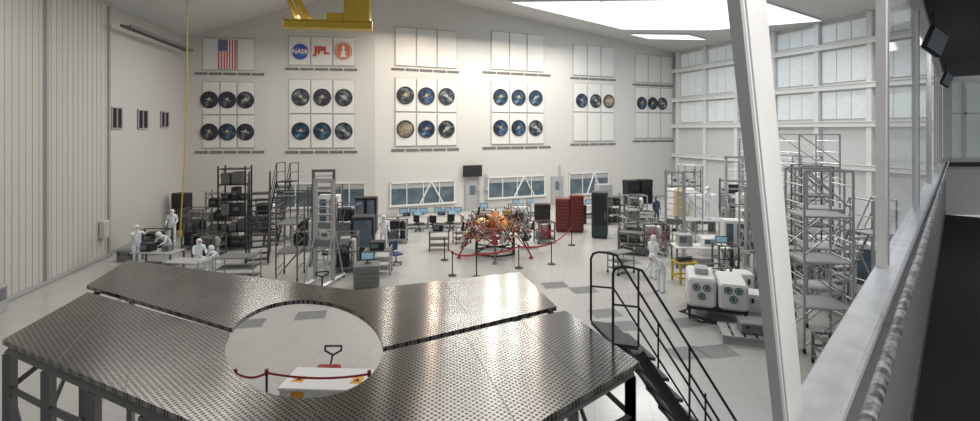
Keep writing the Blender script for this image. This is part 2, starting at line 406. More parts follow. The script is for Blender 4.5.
rr = math.degrees(atan2(D[1]-C[1], D[0]-C[0])); Lr = sqrt((D[0]-C[0])**2+(D[1]-C[1])**2)
pil = [0.6,3.8,7.0,10.2,13.4,16.6,19.8,23.0]
for i,s in enumerate(pil):
    struct('trim_%d'%(10+i), MB().box(-.15,.15,-.3,0,0,13.0), WHITE, wpt(C,rr,s,0,0), rr)
for i,z in enumerate((3.6,6.2,8.5,11.1)):
    struct('trim_%d'%(20+i), MB().box(0,Lr-.2,-.42,-.3,z,z+.28).box(0,Lr-.2,-.5,-.3,z+.28,z+.34), WHITE, (C[0],C[1],0), rr)
n = 10
for i in range(len(pil)-1):
    for (z0,z1) in ((6.7,8.4),(9.0,11.0),(11.6,12.7)):
        w = pil[i+1]-pil[i]-.5
        mb = MB().box(0,w,-.06,0,0,z1-z0,0)
        for j in range(1,3): mb.box(w*j/3-.02,w*j/3+.02,-.1,-.06,0,z1-z0,1)
        struct('window_%d'%n, mb, [PANEL,WHITE], wpt(C,rr,pil[i]+.25,0,z0), rr); n += 1

# ------------------------------------------------------------------ overhead crane, cable tray
t = thing('overhead_crane', 'yellow overhead travelling crane bridge with hoist trolley near ceiling', 'crane', (-10.3,25,11.25), 8)
part(t,'bridge_girder',MB().rbox(-.2,4.2,-.25,.25,.0,.32,.03).box(-.2,4.2,-.35,.35,.32,.38).box(-.2,4.2,-.35,.35,-.05,0),YELL)
part(t,'end_carriage',MB().rbox(2.8,4.1,-.45,.45,.38,1.9,.05).box(3.0,3.3,-.5,-.45,.5,1.8).rbox(1.9,2.8,-.3,.3,.38,.75,.03),YELL)
part(t,'bridge_arm',MB().bar((1.0,-.1,.35),(-.5,-.1,3.1),.26).bar((.5,.2,.35),(-.2,.2,1.8),.16),YELL)
part(t,'hanger',MB().box(3.2,3.5,-.15,.15,1.9,4.1).box(-.65,-.35,-.15,.15,2.9,3.5),STEEL)
t = thing('crane_festoon', 'thin yellow hanging crane control cable with pendant', 'cable', (-13.6,22,0))
part(t,'cable',MB().path([(-.0,0,13),(.0,0,8),(-.1,0,5),(-.3,0,1.5)],.028),YELL)
part(t,'pendant',MB().rbox(-.36,-.24,-.05,.05,1.2,1.5,.02),YELL)
t = thing('cable_tray', 'grey metal cable tray with conduits along the high wall', 'cable tray', (-18.05,25.2,10.9), lwr)
mb = MB().box(-5.5,2.0,.1,.15,0,.15).box(-5.5,2.0,.5,.55,0,.15)
for i in range(20): mb.box(-5.5+i*.38,-5.5+i*.38+.05,.1,.55,0,.03)
part(t,'tray',mb,GREY)
mb = MB()
for y in (.2,.3,.4): mb.cyl((-5.5,y,.07),(2.0,y,.07),.035,6)
part(t,'cables',mb,GREY)
for s_,z in ((7.6,2.5),(8.25,2.5),(14.7,3)):
    mb = MB().cyl((0,-.1,0),(0,-.1,z),.05,8).box(-.12,.12,-.18,-.03,z*.5,z*.5+.3)
    solo('conduit','thin grey vertical electrical conduit on white wall','pipe',mb,LGREY,wpt(B,wrr,s_,.02,.2),wrr,'wall conduits')

# ------------------------------------------------------------------ people
def skinned(verts, edges, radii, roots, sub=1):
    me = bpy.data.meshes.new('sk'); me.from_pydata(verts, edges, [])
    ob = bpy.data.objects.new('sk', me); COL.objects.link(ob)
    ob.modifiers.new('s','SKIN')
    sv = me.skin_vertices[0].data
    for i, r in enumerate(radii):
        sv[i].radius = r if isinstance(r, tuple) else (r, r); sv[i].use_root = i in roots
    m = ob.modifiers.new('d','SUBSURF'); m.levels = sub; m.render_levels = sub
    dg = bpy.context.evaluated_depsgraph_get(); dg.update()
    out = bpy.data.meshes.new_from_object(ob.evaluated_get(dg))
    bpy.data.objects.remove(ob)
    for p in out.polygons: p.use_smooth = True
    return out
def raw(par, name, me, mat):
    me.materials.clear(); me.materials.append(mat); me.name = name
    o = bpy.data.objects.new(name, me); COL.objects.link(o); o.parent = par; return o
def person(loc, rz, pose, label, suit=SUIT, z=0):
    P = dict(pel=(0,0,.95), spi=(0,.01,1.16), che=(0,0,1.36), nec=(0,0,1.49), hea=(0,-.015,1.60), top=(0,-.01,1.70),
             hip=(.10,0,.90), kne=(.12,-.02,.50), ank=(.12,.02,.09), sho=(.19,0,1.41), elb=(.25,-.02,1.14), wri=(.22,-.24,1.05))
    if pose == 'down': P.update(elb=(.25,.03,1.13), wri=(.26,-.06,.88))
    if pose == 'reach': P.update(elb=(.25,-.22,1.35), wri=(.2,-.46,1.45))
    if pose == 'bend': P.update(pel=(0,.08,.92), spi=(0,-.06,1.08), che=(0,-.24,1.2), nec=(0,-.35,1.27), hea=(0,-.45,1.31), top=(0,-.54,1.34),
        hip=(.10,.06,.88), sho=(.19,-.27,1.22), elb=(.25,-.36,.97), wri=(.16,-.56,.9), kne=(.12,.0,.49))
    if pose == 'sit': P.update(pel=(0,0,.56), spi=(0,0,.76), che=(0,-.04,.96), nec=(0,-.07,1.09), hea=(0,-.10,1.2), top=(0,-.11,1.3),
        hip=(.10,0,.52), kne=(.14,-.43,.52), ank=(.14,-.40,.09), sho=(.19,-.04,1.01), elb=(.25,-.16,.76), wri=(.16,-.4,.78))
    if pose == 'crouch': P.update(pel=(0,.14,.40), spi=(0,.06,.6), che=(0,-.06,.78), nec=(0,-.13,.9), hea=(0,-.18,1.0), top=(0,-.2,1.1),
        hip=(.1,.12,.38), kne=(.17,-.26,.52), ank=(.14,.02,.09), sho=(.19,-.07,.83), elb=(.25,-.26,.66), wri=(.15,-.45,.62))
    t = thing('person', label, 'person', (loc[0],loc[1],z), rz)
    V = []; E = []; R = []
    def av(p, r, par=None):
        V.append(p); R.append(r)
        if par is not None: E.append((par, len(V)-1))
        return len(V)-1
    mir = lambda p, s: (p[0]*s, p[1], p[2])
    lerp = lambda a, b, k: tuple(a[i]+(b[i]-a[i])*k for i in range(3))
    pe = av(P['pel'],(.16,.125)); sp = av(P['spi'],(.15,.12),pe); ch = av(P['che'],(.17,.13),sp)
    ne = av(P['nec'],.065,ch); he = av(P['hea'],(.09,.105),ne); av(P['top'],(.065,.075),he)
    for s in (1,-1):
        hi = av(mir(P['hip'],s),.095,pe); m1 = av(lerp(mir(P['hip'],s),mir(P['kne'],s),.45),.088,hi)
        kn = av(mir(P['kne'],s),.066,m1); m2 = av(lerp(mir(P['kne'],s),mir(P['ank'],s),.4),.066,kn)
        an = av(mir(P['ank'],s),.05,m2)
        sh = av(mir(P['sho'],s),.075,ch); ub = av(lerp(mir(P['sho'],s),mir(P['elb'],s),.5),.062,sh)
        el = av(mir(P['elb'],s),.05,ub); wi = av(mir(P['wri'],s),.036,el)
    raw(t, 'body', skinned(V,E,R,{0}), suit)
    for s in (1,-1):
        w = Vector(mir(P['wri'],s)); e = Vector(mir(P['elb'],s)); d = (w-e).normalized()
        side = d.cross(Vector((0,0,1))); side = side.normalized() if side.length > .1 else Vector((0,1,0))
        dn = d.cross(side).normalized(); dn = dn if dn.z < 0 else -dn
        V=[tuple(w), tuple(w+d*.04), tuple(w+d*.085)]; E=[(0,1),(1,2)]; R=[(.028,.028),(.036,.022),(.036,.018)]; roots={0}
        for k,(off,ln) in enumerate(((-.030,.062),(-.010,.078),(.010,.072),(.030,.055))):
            b = w+d*.08+side*off; i = len(V)
            V += [tuple(b), tuple(b+d*ln*.5+dn*.006), tuple(b+d*ln*.8+dn*ln*.35), tuple(b+d*ln*.9+dn*ln*.65)]
            E += [(i,i+1),(i+1,i+2),(i+2,i+3)]; R += [.0095,.009,.0085,.007]; roots.add(i)
        b = w+d*.035+side*(-.034*s); i = len(V)
        V += [tuple(b), tuple(b+side*(-.025*s)+d*.03), tuple(b+side*(-.03*s)+d*.06+dn*.01)]; E += [(i,i+1),(i+1,i+2)]; R += [.012,.010,.008]; roots.add(i)
        raw(t, 'glove', skinned(V,E,R,roots), GLOVE)
        a = Vector(mir(P['ank'],s))
        mb = MB(); mb.cyl((a.x,a.y,a.z+.03),(a.x,a.y+.01,.05),.058,12,.062)
        mb.ball((a.x*1.02,a.y-.07,.045),.05,12,6,(1,2.6,.88))
        part(t, 'boot', mb, suit if suit is SUIT else BLACK)
    H = Vector(P['hea']); T = Vector(P['top'])
    fwd = Vector((0,-1,0))
    if pose == 'bend': fwd = Vector((0,-.8,-.6)).normalized()
    up = (Vector((0,0,1))-fwd*fwd.z).normalized(); c0 = H+up*.03
    rot = Matrix((Vector((1,0,0)), -fwd, up)).transposed().to_euler()
    h = MB().ball((0,.012,.0),.128,16,10,(.86,.98,1.12)); h.cyl((0,.01,-.17),(0,.01,-.08),.115,14,.09)
    part(t, 'hood', h, suit, loc=c0, rot=rot)
    f = MB().ball((0,-.035,-.01),.105,14,10,(.76,.98,1.02)).ball((0,-.142,-.015),.016,8,5,(1,1.2,1.5))
    f.ball((.082,-.03,-.01),.02,6,5).ball((-.082,-.03,-.01),.02,6,5)
    part(t, 'face', f, SKIN, loc=c0, rot=rot)
    ey = MB()
    for s in (1,-1): ey.ball((s*.032,-.128,.015),.011,8,5)
    part(t, 'eye', ey, BLACK, loc=c0, rot=rot)
    part(t, 'face_mask', MB().ball((0,-.075,-.055),.075,12,8,(.9,1.0,.75)), WHITE, loc=c0, rot=rot)
    return t

# ------------------------------------------------------------------ equipment builders
def casters(t, pts, r=.06):
    for (x,y) in pts:
        part(t, 'caster', MB().cyl((x-.02,y,r),(x+.02,y,r),r,12).box(x-.03,x+.03,y-.03,y+.03,r,r*2.1,), RUBBER)
def scaffold(loc, rz, w, d, h, lv, mat=ALU, label='', r=.03, name='scaffold_tower', z=0):
    t = thing(name, label, 'scaffold', (*loc,z), rz)
    for x in (-w/2,w/2):
        mb = MB()
        for y in (-d/2,d/2): mb.cyl((x,y,.12),(x,y,h),r,8)
        k = int(h/.5)
        for i in range(1,k+1): mb.cyl((x,-d/2,i*.5),(x,d/2,i*.5),r*.6,6)
        part(t,'end_frame',mb,mat)
    for y in (-d/2,d/2):
        mb = MB()
        for i in range(lv):
            z0 = h*i/lv+.2; z1 = h*(i+1)/lv
            a, b = (-w/2,w/2) if i % 2 == 0 else (w/2,-w/2)
            mb.cyl((a,y,z0),(b,y,z1),r*.6,6)
            mb.cyl((-w/2,y,z1),(w/2,y,z1),r*.8,6)
        part(t,'brace',mb,mat)
    for i in range(1,lv):
        zz = h*i/lv; part(t,'deck',MB().rbox(-w/2,w/2,-d/2+.05,d/2-.05,zz-.04,zz+.02,.01),LGREY if mat is ALU else GREY)
    casters(t,[(x,y) for x in (-w/2,w/2) for y in (-d/2,d/2)],.07)
    return t
def rolling_stairs(loc, rz, w, h, mat=ALU, label='', run=.8):
    t = thing('rolling_stairs', label, 'stairs', (*loc,0), rz)
    n = max(4,int(h/.25)); L = h*run; top = .8
    for s in (-1,1):
        mb = MB().bar((s*w/2,-L/2,.1),(s*w/2,L/2,h),.07); part(t,'stringer',mb,mat)
    for i in range(n):
        k = (i+1)/n; y = -L/2+L*k; z = h*k
        part(t,'tread',MB().rbox(-w/2,w/2,y-.12,y+.12,z-.04,z,.01),mat)
    part(t,'landing',MB().rbox(-w/2,w/2,L/2,L/2+top,h-.05,h,.01),mat)
    for s in (-1,1):
        mb = MB(); x = s*w/2
        for y in (L/2+.02,L/2+top): mb.cyl((x,y,.1),(x,y,h+1),.025,8)
        mb.cyl((x,-L/2,.15),(x,L/2+top,.15),.025,8); mb.cyl((x,L/2,h*.5),(x,L/2+top,h*.5),.02,6)
        mb.cyl((x,L/2,.2),(x,L/2+top,h*.5),.02,6); mb.cyl((x,L/2+top,h*.5),(x,L/2,h),.02,6)
        part(t,'support_frame',mb,mat)
    for s in (-1,1):
        x = s*w/2; mb = MB()
        mb.path([(x,-L/2,.25),(x,-L/2,1.0),(x,L/2,h+1),(x,L/2+top,h+1)],.022)
        mb.cyl((x,-L/2,.6),(x,L/2,h+.5),.018,6); mb.cyl((x,L/2,h+.5),(x,L/2+top,h+.5),.018,6); mb.cyl((x,0,h*.5),(x,0,h*.5+1),.018,6)
        part(t,'handrail',mb,mat)
    casters(t,[(s*w/2,y) for s in (-1,1) for y in (-L/2,L/2+top)])
    return t
def cart(loc, rz, w, d, h, mat=ALU, shelf=LGREY, label='', cat='cart', name='equipment_cart'):
    t = thing(name, label, cat, (*loc,0), rz)
    for x in (-w/2,w/2):
        for y in (-d/2,d/2): part(t,'post',MB().cyl((x,y,.1),(x,y,h),.025,8),mat)
    part(t,'handle',MB().cyl((w/2,-d/2,h),(w/2,-d/2,h+.12),.02,6).cyl((w/2,d/2,h),(w/2,d/2,h+.12),.02,6).cyl((w/2,-d/2,h+.12),(w/2,d/2,h+.12),.02,6),mat)
    for z in ((.25,h*.6,h) if h > .8 else (.25,h)): part(t,'shelf',MB().rbox(-w/2,w/2,-d/2,d/2,z-.03,z+.01,.01),shelf)
    casters(t,[(x,y) for x in (-w/2,w/2) for y in (-d/2,d/2)],.05)
    return t
def table(loc, rz, w, d, h=.78, top=WHITE, leg=ALU, label='white lab workbench with metal legs', shelf=True):
    t = thing('workbench', label, 'table', (*loc,0), rz)
    part(t,'tabletop',MB().rbox(-w/2,w/2,-d/2,d/2,h-.04,h,.01),top)
    for x in (-w/2+.06,w/2-.06):
        for y in (-d/2+.06,d/2-.06): part(t,'leg',MB().box(x-.03,x+.03,y-.03,y+.03,0,h-.04),leg)
    if shelf: part(t,'shelf',MB().box(-w/2+.06,w/2-.06,-d/2+.06,d/2-.06,.2,.23),leg)
    return t
def monitor(loc, rz, w=.55, z=.78, mat=SCREEN, label='black flat computer monitor with lit screen on workbench'):
    t = thing('computer_monitor', label, 'monitor', (*loc,z), rz)
    part(t,'stand',MB().rbox(-.12,.12,-.08,.08,0,.02,.005).box(-.02,.02,.0,.03,.02,.2),BLACK)
    part(t,'housing',MB().rbox(-w/2,w/2,-.02,.02,.12,.12+w*.62,.01),BLACK)
    part(t,'screen',MB().box(-w/2+.03,w/2-.03,-.025,-.02,.15,.09+w*.62),mat)
    return t
def laptop(loc, rz, z=.78):
    t = thing('laptop','open dark laptop computer on workbench','laptop',(*loc,z),rz)
    part(t,'keyboard_base',MB().rbox(-.18,.18,-.12,.12,0,.02,.005),DARK)
    part(t,'screen',MB().add([(-.18,.12,.02),(.18,.12,.02),(.18,.2,.25),(-.18,.2,.25),(-.18,.135,.02),(.18,.135,.02),(.18,.215,.25),(-.18,.215,.25)],[(0,1,2,3),(7,6,5,4),(3,2,6,7),(0,3,7,4),(1,5,6,2),(0,4,5,1)]),SCREEN)
def instrument(loc, rz, w, d, h, z, mat=GREY, label='boxy grey electronic test instrument with dials'):
    t = thing('test_instrument', label, 'instrument', (*loc,z), rz)
    part(t,'case',MB().rbox(-w/2,w/2,-d/2,d/2,0,h,.02),mat)
    part(t,'display',MB().box(-w*.42,w*.1,-d/2-.01,-d/2,h*.3,h*.85),GLASSD)
    for i in range(3): part(t,'knob',MB().cyl((w*.28,-d/2-.03,h*(.25+.25*i)),(w*.28,-d/2,h*(.25+.25*i)),min(.03,h*.09),10),DARK)
    return t
def crate(loc, rz, w, d, h, z=0, mat=LGREY, label='grey hard-shell equipment case with latches', name='equipment_case'):
    t = thing(name, label, 'case', (*loc,z), rz)
    part(t,'body',MB().rbox(-w/2,w/2,-d/2,d/2,0,h*.68,.03),mat)
    part(t,'lid',MB().rbox(-w/2-.01,w/2+.01,-d/2-.01,d/2+.01,h*.68,h,.03),mat)
    for x in (-w*.3,w*.3): part(t,'latch',MB().box(x-.04,x+.04,-d/2-.03,-d/2,h*.55,h*.8),DARK)
    return t
def cabinet(loc, rz, w, d, h, mat, label, drawers=0, doors=2, name='storage_cabinet', z=0, cat='cabinet', win=None):
    t = thing(name, label, cat, (*loc,z), rz)
    part(t,'body',MB().rbox(-w/2,w/2,-d/2,d/2,.1,h,.015).box(-w/2+.04,w/2-.04,-d/2+.04,d/2-.04,0,.1),mat)
    y = -d/2
    if drawers:
        for i in range(drawers):
            z0 = .14+(h-.2)*i/drawers; z1 = .14+(h-.2)*(i+1)/drawers-.025
            dr = part(t,'drawer',MB().rbox(-w/2+.03,w/2-.03,y-.025,y+.01,z0,z1,.006),mat)
            part(dr,'handle',MB().box(-w*.35,w*.35,y-.04,y-.025,z1-.04,z1-.025),STEEL)
    else:
        for i in range(doors):
            x0 = -w/2+.02+(w-.04)*i/doors; x1 = -w/2+.02+(w-.04)*(i+1)/doors-.01
            dr = part(t,'door',MB().rbox(x0,x1,y-.03,y+.01,.14,h-.04,.008),mat)
            hx = x1-.08 if i % 2 == 0 else x0+.08
            part(dr,'handle',MB().cyl((hx,y-.06,h*.42),(hx,y-.06,h*.58),.015,6).box(hx-.01,hx+.01,y-.06,y-.03,h*.42,h*.44).box(hx-.01,hx+.01,y-.06,y-.03,h*.56,h*.58),ALU)
            if win: part(dr,'door_window',MB().box(x0+.08,x1-.08,y-.04,y-.03,h*.3,h-.15),win)
    return t
def rack(loc, rz, w, d, h, n, mat=DARK, label='tall dark steel storage rack loaded with equipment', seed=1, pal=None):
    rg = random.Random(seed); t = thing('storage_rack', label, 'shelving', (*loc,0), rz)
    for x in (-w/2,w/2):
        mb = MB()
        for y in (-d/2,d/2): mb.box(x-.03,x+.03,y-.03,y+.03,0,h)
        for i in range(int(h/.5)): mb.bar((x,-d/2,i*.5+.1),(x,d/2,min(i*.5+.5,h)),.025)
        part(t,'upright',mb,mat)
    zs = []
    for i in range(n):
        z = .15+(h-.3)*i/(n-1); zs.append(z); part(t,'shelf',MB().box(-w/2,w/2,-d/2,d/2,z-.03,z+.02),mat)
    for z in zs[:-1]:
        x = -w/2+.08; gap = (h-.3)/(n-1)
        while x < w/2-.25:
            bw = rg.uniform(.25,.6); bw = min(bw, w/2-.05-x); bh = gap*rg.uniform(.35,.8)
            m = rg.choice(pal or [DARK,GREY,BLACK,STEEL,DARK,GREY])
            bx = MB().rbox(-bw/2,bw/2,-d*.35,d*.35,0,bh,.015)
            px = x+bw/2; r_ = radians(rz)
            solo('storage_box','small equipment box standing on a rack shelf','box',bx.box(-bw*.3,bw*.3,-d*.35-.01,-d*.35,bh*.4,bh*.7,1),[m,STEEL],(loc[0]+px*cos(r_),loc[1]+px*sin(r_),z+.02),rz,'boxes on storage racks')
            x += bw+.1
    return t
def stool(loc, rz=0):
    t = thing('lab_stool','low dark lab stool with round seat','stool',(*loc,0),rz)
    part(t,'seat',MB().cyl((0,0,.40),(0,0,.45),.18,20),BLACK)
    part(t,'post',MB().cyl((0,0,.1),(0,0,.4),.03,10),ALU)
    mb = MB()
    for i in range(5):
        a = 2*pi*i/5; mb.cyl((0,0,.1),(.25*cos(a),.25*sin(a),.06),.018,6).ball((.25*cos(a),.25*sin(a),.03),.03,8,5)
    part(t,'base',mb,ALU)
def chair(loc, rz, mat=BLUE, label='swivel office chair with blue padded seat and back'):
    t = thing('office_chair',label,'chair',(*loc,0),rz)
    part(t,'seat',MB().rbox(-.24,.24,-.24,.24,.42,.5,.03),mat)
    part(t,'backrest',MB().rbox(-.22,.22,.22,.28,.58,1.0,.03).box(-.03,.03,.24,.27,.45,.6),mat)
    mb = MB().cyl((0,0,.1),(0,0,.42),.03,10)
    for i in range(5):
        a = 2*pi*i/5; mb.cyl((0,0,.1),(.28*cos(a),.28*sin(a),.07),.02,6).ball((.28*cos(a),.28*sin(a),.035),.035,8,5)
    part(t,'base',mb,BLACK)
def lift(loc, rz, h, w=.8, label='tall silver aluminium equipment lift with twin masts', mat=ALU):
    t = thing('material_lift', label, 'lift', (*loc,0), rz)
    for x in (-w/2,w/2):
        mb = MB()
        mb.box(x-.06,x+.06,-.07,.07,.15,h).bar((x,-.9,.13),(x,.9,.13),.09).bar((x,.8,.15),(x,.05,h*.6),.05).bar((x,-.8,.15),(x,-.05,h*.45),.05)
        part(t,'mast',mb,mat)
    k = int(h/.3)
    for i in range(1,k): part(t,'rung',MB().cyl((-w/2,0,i*.3),(w/2,0,i*.3),.022,6),mat)
    part(t,'crossbar',MB().box(-w/2-.06,w/2+.06,-.08,.08,h-.12,h),mat)
    part(t,'carriage',MB().box(-w/2,w/2,-.12,-.07,h*.35,h*.42).box(-w*.4,-w*.3,-.8,-.1,h*.35,h*.35+.06).box(w*.3,w*.4,-.8,-.1,h*.35,h*.35+.06),GREY)
    part(t,'winch',MB().cyl((-.12,.12,h*.28),(.12,.12,h*.28),.1,14).cyl((.12,.12,h*.28),(.25,.12,h*.28),.015,6),DARK)
    casters(t,[(x,y) for x in (-w/2,w/2) for y in (-.85,.85)])
    return t
def ground_unit(loc, rz, w, d, h, seed, label='cluttered steel ground support unit with hoses and boxes', mats=None):
    rg = random.Random(seed); mats = mats or [DARK,GREY,LGREY,WHITE]
    t = thing('ground_support_unit', label, 'equipment', (*loc,0), rz)
    mb = MB()
    for x in (-w/2,w/2):
        for y in (-d/2,d/2): mb.box(x-.03,x+.03,y-.03,y+.03,.1,h)
    for z in (.2,h*.55,h-.04):
        for y in (-d/2,d/2): mb.box(-w/2,w/2,y-.025,y+.025,z,z+.05)
        for x in (-w/2,w/2): mb.box(x-.025,x+.025,-d/2,d/2,z,z+.05)
    mb.box(-w/2,w/2,-d/2,d/2,.16,.2)
    part(t,'frame',mb,rg.choice([STEEL,ALU,GREY]))
    part(t,'electronics_module',MB().rbox(-w*.45,w*.1,-d*.4,d*.4,.22,h*.5,.02).box(-w*.4,w*.05,-d*.4-.01,-d*.4,h*.2,h*.4),rg.choice(mats))
    part(t,'gas_cylinder',MB().cyl((w*.3,0,.2),(w*.3,0,h*.8),w*.13,14).ball((w*.3,0,h*.8),w*.13,14,6),rg.choice([LGREY,GREY,DARK,WHITE]))
    part(t,'upper_module',MB().rbox(-w*.3,w*.15,-d*.3,d*.35,h*.58,h*.9,.03).cyl((-w*.1,-d*.31,h*.74),(-w*.1,-d*.38,h*.74),h*.07,14),rg.choice(mats))
    hm = rg.choice([DARK,BLACK,REDT,GREY])
    for i in range(6):
        a,b = rg.uniform(-w/2,w/2),rg.uniform(-w/2,w/2)
        part(t,'hose',MB().path([(a,-d*.45,rg.uniform(.3,h)),((a+b)/2,-d*.6,rg.uniform(.2,h*.8)),(b,-d*.42,rg.uniform(.3,h))],.02,6),hm)
    casters(t,[(x,y) for x in (-w/2,w/2) for y in (-d/2,d/2)],.05); return t
def pallet_jack(loc, rz, mat=DARK, hh=1.15, label='manual pallet jack with loop handle'):
    t = thing('pallet_jack',label,'pallet jack',(*loc,0),rz)
    mb = MB()
    for x in (-.2,.2): mb.rbox(x-.08,x+.08,-1.1,.0,.08,.16,.02)
    mb.rbox(-.28,.28,0,.2,.08,.3,.03); part(t,'fork_frame',mb,mat)
    part(t,'handle',MB().cyl((0,.15,.2),(0,.4,hh-.2),.025,8).path([(0,.4,hh-.2),(-.2,.43,hh-.1),(-.2,.46,hh),(.2,.46,hh),(.2,.43,hh-.1),(0,.4,hh-.2)],.025),DARK)
    for a,b,y,r in ((-.1,.1,.1,.09),(-.2,-.14,-1,.05),(.14,.2,-1,.05)): part(t,'wheel',MB().cyl((a,y,r),(b,y,r),r,14),RUBBER)
SPOST = None
def stanchion(x, y):
    global SPOST
    if SPOST: clone(SPOST,(x,y,0)); return
    t = thing('stanchion_post','slim dark barrier post on round weighted base','barrier post',(x,y,0),0,'barrier posts')
    part(t,'base',MB().cyl((0,0,0),(0,0,.03),.18,24).cyl((0,0,.03),(0,0,.06),.1,20,.04),DARK)
    part(t,'post',MB().cyl((0,0,.05),(0,0,.95),.025,12),DARK)
    part(t,'cap',MB().cyl((0,0,.9),(0,0,1.02),.04,12),RED)
    SPOST = t
def belt(p, q, z=.90, w=.07):
    p = Vector((*p,z)); q = Vector((*q,z)); n = 8; mb = MB(); L = []
    for i in range(n+1):
        k = i/n; L.append(p+(q-p)*k-Vector((0,0,.10*4*k*(1-k))))
    for a,b in zip(L[:-1],L[1:]): mb.add([a,b,b+Vector((0,0,w)),a+Vector((0,0,w))],[(0,1,2,3)])
    solo('barrier_tape','red retractable barrier tape stretched between posts','barrier tape',mb,REDT,(0,0,0),0,'barrier tapes')

# ------------------------------------------------------------------ left work area
DS='tall dark steel rolling staircase with handrails'
cabinet((-18.6,29.6),-20,1.0,.6,2.2,BLACK,'tall black two-door cabinet against the wall')
rack((-12.9,24.8),5,1.3,.8,4.2,6,seed=3)
rack((-15.1,27.6),5,1.4,.7,2.6,4,GREY,'grey steel shelving loaded with boxes',seed=5)
rack((-9.6,28.6),3,1.8,.7,2.8,4,STEEL,'bare steel shelving loaded with equipment',seed=9)
rolling_stairs((-10.6,22.4),22,.9,3.0,DARK,DS,.5)
rolling_stairs((-11.3,26.0),-10,.8,3.2,DARK,DS,.35)
scaffold((-8.1,19.9),8,.8,1.2,3.4,3,STEEL,'narrow bare steel scaffold tower on casters')
lift((-6.5,19.2),-12,4.1,.75)
lift((-7.6,22.4),10,4.2,.9,mat=STEEL)
cart((-9.9,19.3),5,1.4,.8,1.05,ALU,GREY,'silver three-shelf lab cart with wire sides')
cart((-12.0,19.5),-8,1.5,.8,.8,ALU,LGREY,'low silver cart with grey shelves')
table((-14.3,21.1),-6,1.9,.9,.8,LGREY,STEEL,'grey lab workbench with metal legs')
instrument((-14.7,21.1),-6,.5,.4,.35,.8,DARK,'dark electronic test instrument on workbench'); instrument((-13.9,21.15),-6,.35,.35,.25,.8,GREY)
ground_unit((-16.5,24.0),5,1.3,.9,1.1,1,mats=[DARK,GREY]); ground_unit((-13.0,22.7),-8,1.1,.8,1.2,2,mats=[DARK,GREY])
ground_unit((-14.9,24.9),4,1.0,.9,1.7,3,mats=[DARK,GREY]); ground_unit((-16.9,28.2),0,1.3,.9,1.5,4,mats=[DARK,GREY])
ground_unit((-7.6,25.9),-5,1.3,.9,2.1,5,mats=[DARK,GREY]); ground_unit((-6.1,20.9),10,.9,.8,1.6,6,mats=[DARK,LGREY])
ground_unit((-9.3,24.6),0,1.0,.8,1.7,7,mats=[DARK,GREY]); ground_unit((-12.9,28.2),4,1.4,.8,2.0,8,mats=[DARK,GREY])
cabinet((-8.9,27.2),4,1.1,.7,2.4,WHITE,'tall white equipment cabinet with dark glazed doors',0,2,win=GLASSD)
crate((-11.4,18.3),4,1.2,.7,.4,0,GREY); crate((-8.6,17.9),12,.9,.6,.35,0,GREY)
crate((-13.7,18.7),-6,1.3,.8,.35,0,LGREY); crate((-16.6,22.6),-10,.9,.6,.5,0,GREY)
pallet_jack((-5.9,17.2),200,DARK)
cabinet((-5.9,22.9),8,1.0,.8,2.0,DARK,'dark server rack cabinet with glazed doors',0,1,'server_cabinet',win=GLASSD)
cabinet((-4.7,18.7),12,.95,.8,.9,GREY,'grey machine cart with drawers',4,0,'tool_cart')
monitor((-4.7,18.8),12,.5,.9)
cart((-4.7,20.5),5,1.1,.7,1.0,ALU,GREY,'metal cart with grey shelves')
instrument((-4.7,20.5),5,.6,.5,.35,1.01,DARK,'dark electronic test instrument on cart')
cabinet((-7.2,28.6),5,1.2,.7,2.1,BLACK,'black electronics cabinet with glazed door',0,2,'server_cabinet',win=GLASSD)
ground_unit((-5.0,26.2),5,1.1,.8,1.3,9,mats=[DARK,GREY])
chair((-4.2,21.9),40)
person((-17.0,26.2),20,'stand','standing person in white hooded cleanroom suit')
person((-15.8,21.9),60,'reach','standing person in white cleanroom suit reaching forward')
person((-14.7,22.3),-10,'bend','person in white cleanroom suit bending over a workbench')
person((-12.5,21.0),50,'sit','seated person in white cleanroom suit'); stool((-12.5,21.0))
person((-11.6,20.7),-40,'crouch','crouching person in white cleanroom suit')
person((-5.3,24.4),30,'stand','person in white cleanroom suit at electronics cabinet')

# ------------------------------------------------------------------ centre back
for i,(x,y,r) in enumerate(((-4.7,29.9,4),(-2.6,30.2,10))):
    table((x,y),r,1.95,.8,.78,LGREY,GREY,'grey lab workbench with metal legs')
    for dx in (-.6,0,.6): monitor((x+dx,y+.15+dx*.1),r+random.uniform(-15,15),.5)
    laptop((x+.3,y-.2),r); instrument((x-.35,y-.15),r,.4,.3,.2,.78,DARK,'dark electronic test instrument on workbench')
for q,a in (((-4.2,29.0),150),((-2.4,29.3),200),((.9,30.9),200),((-3.3,28.9),170)): chair(q,a,BLACK,'black swivel office chair with padded seat and back')
cart((-2.55,24.6),4,.95,.6,.95,STEEL,GREY,'small steel lab cart with three shelves')
instrument((-2.6,24.6),4,.5,.4,.3,.96,DARK,'dark electronic test instrument on cart')
table((2.4,34.0),22,2.8,.8,.78,LGREY,GREY,'grey lab workbench with metal legs'); monitor((1.8,33.9),20,.5); monitor((2.8,34.3),20,.5); laptop((2.2,33.6),20)
table((-.3,31.9),15,1.6,.8,.78,LGREY,GREY,'grey lab workbench with metal legs'); monitor((-.4,32.0),15,.55)
ground_unit((1.9,31.6),10,1.3,.8,1.2,10)
table((7.2,33.8),20,2.0,.8,.85,LGREY,DARK,'grey workbench cluttered with equipment'); monitor((6.8,33.8),15,.5); laptop((7.6,33.9),20,.85)
cabinet((4.3,29.1),-6,.80,.8,1.95,RED,'dark red rolling tool chest with many drawers',9,0,'tool_chest')
cabinet((5.12,29.0),-6,.78,.8,2.15,RED,'tall dark red rolling tool chest with many drawers',10,0,'tool_chest')
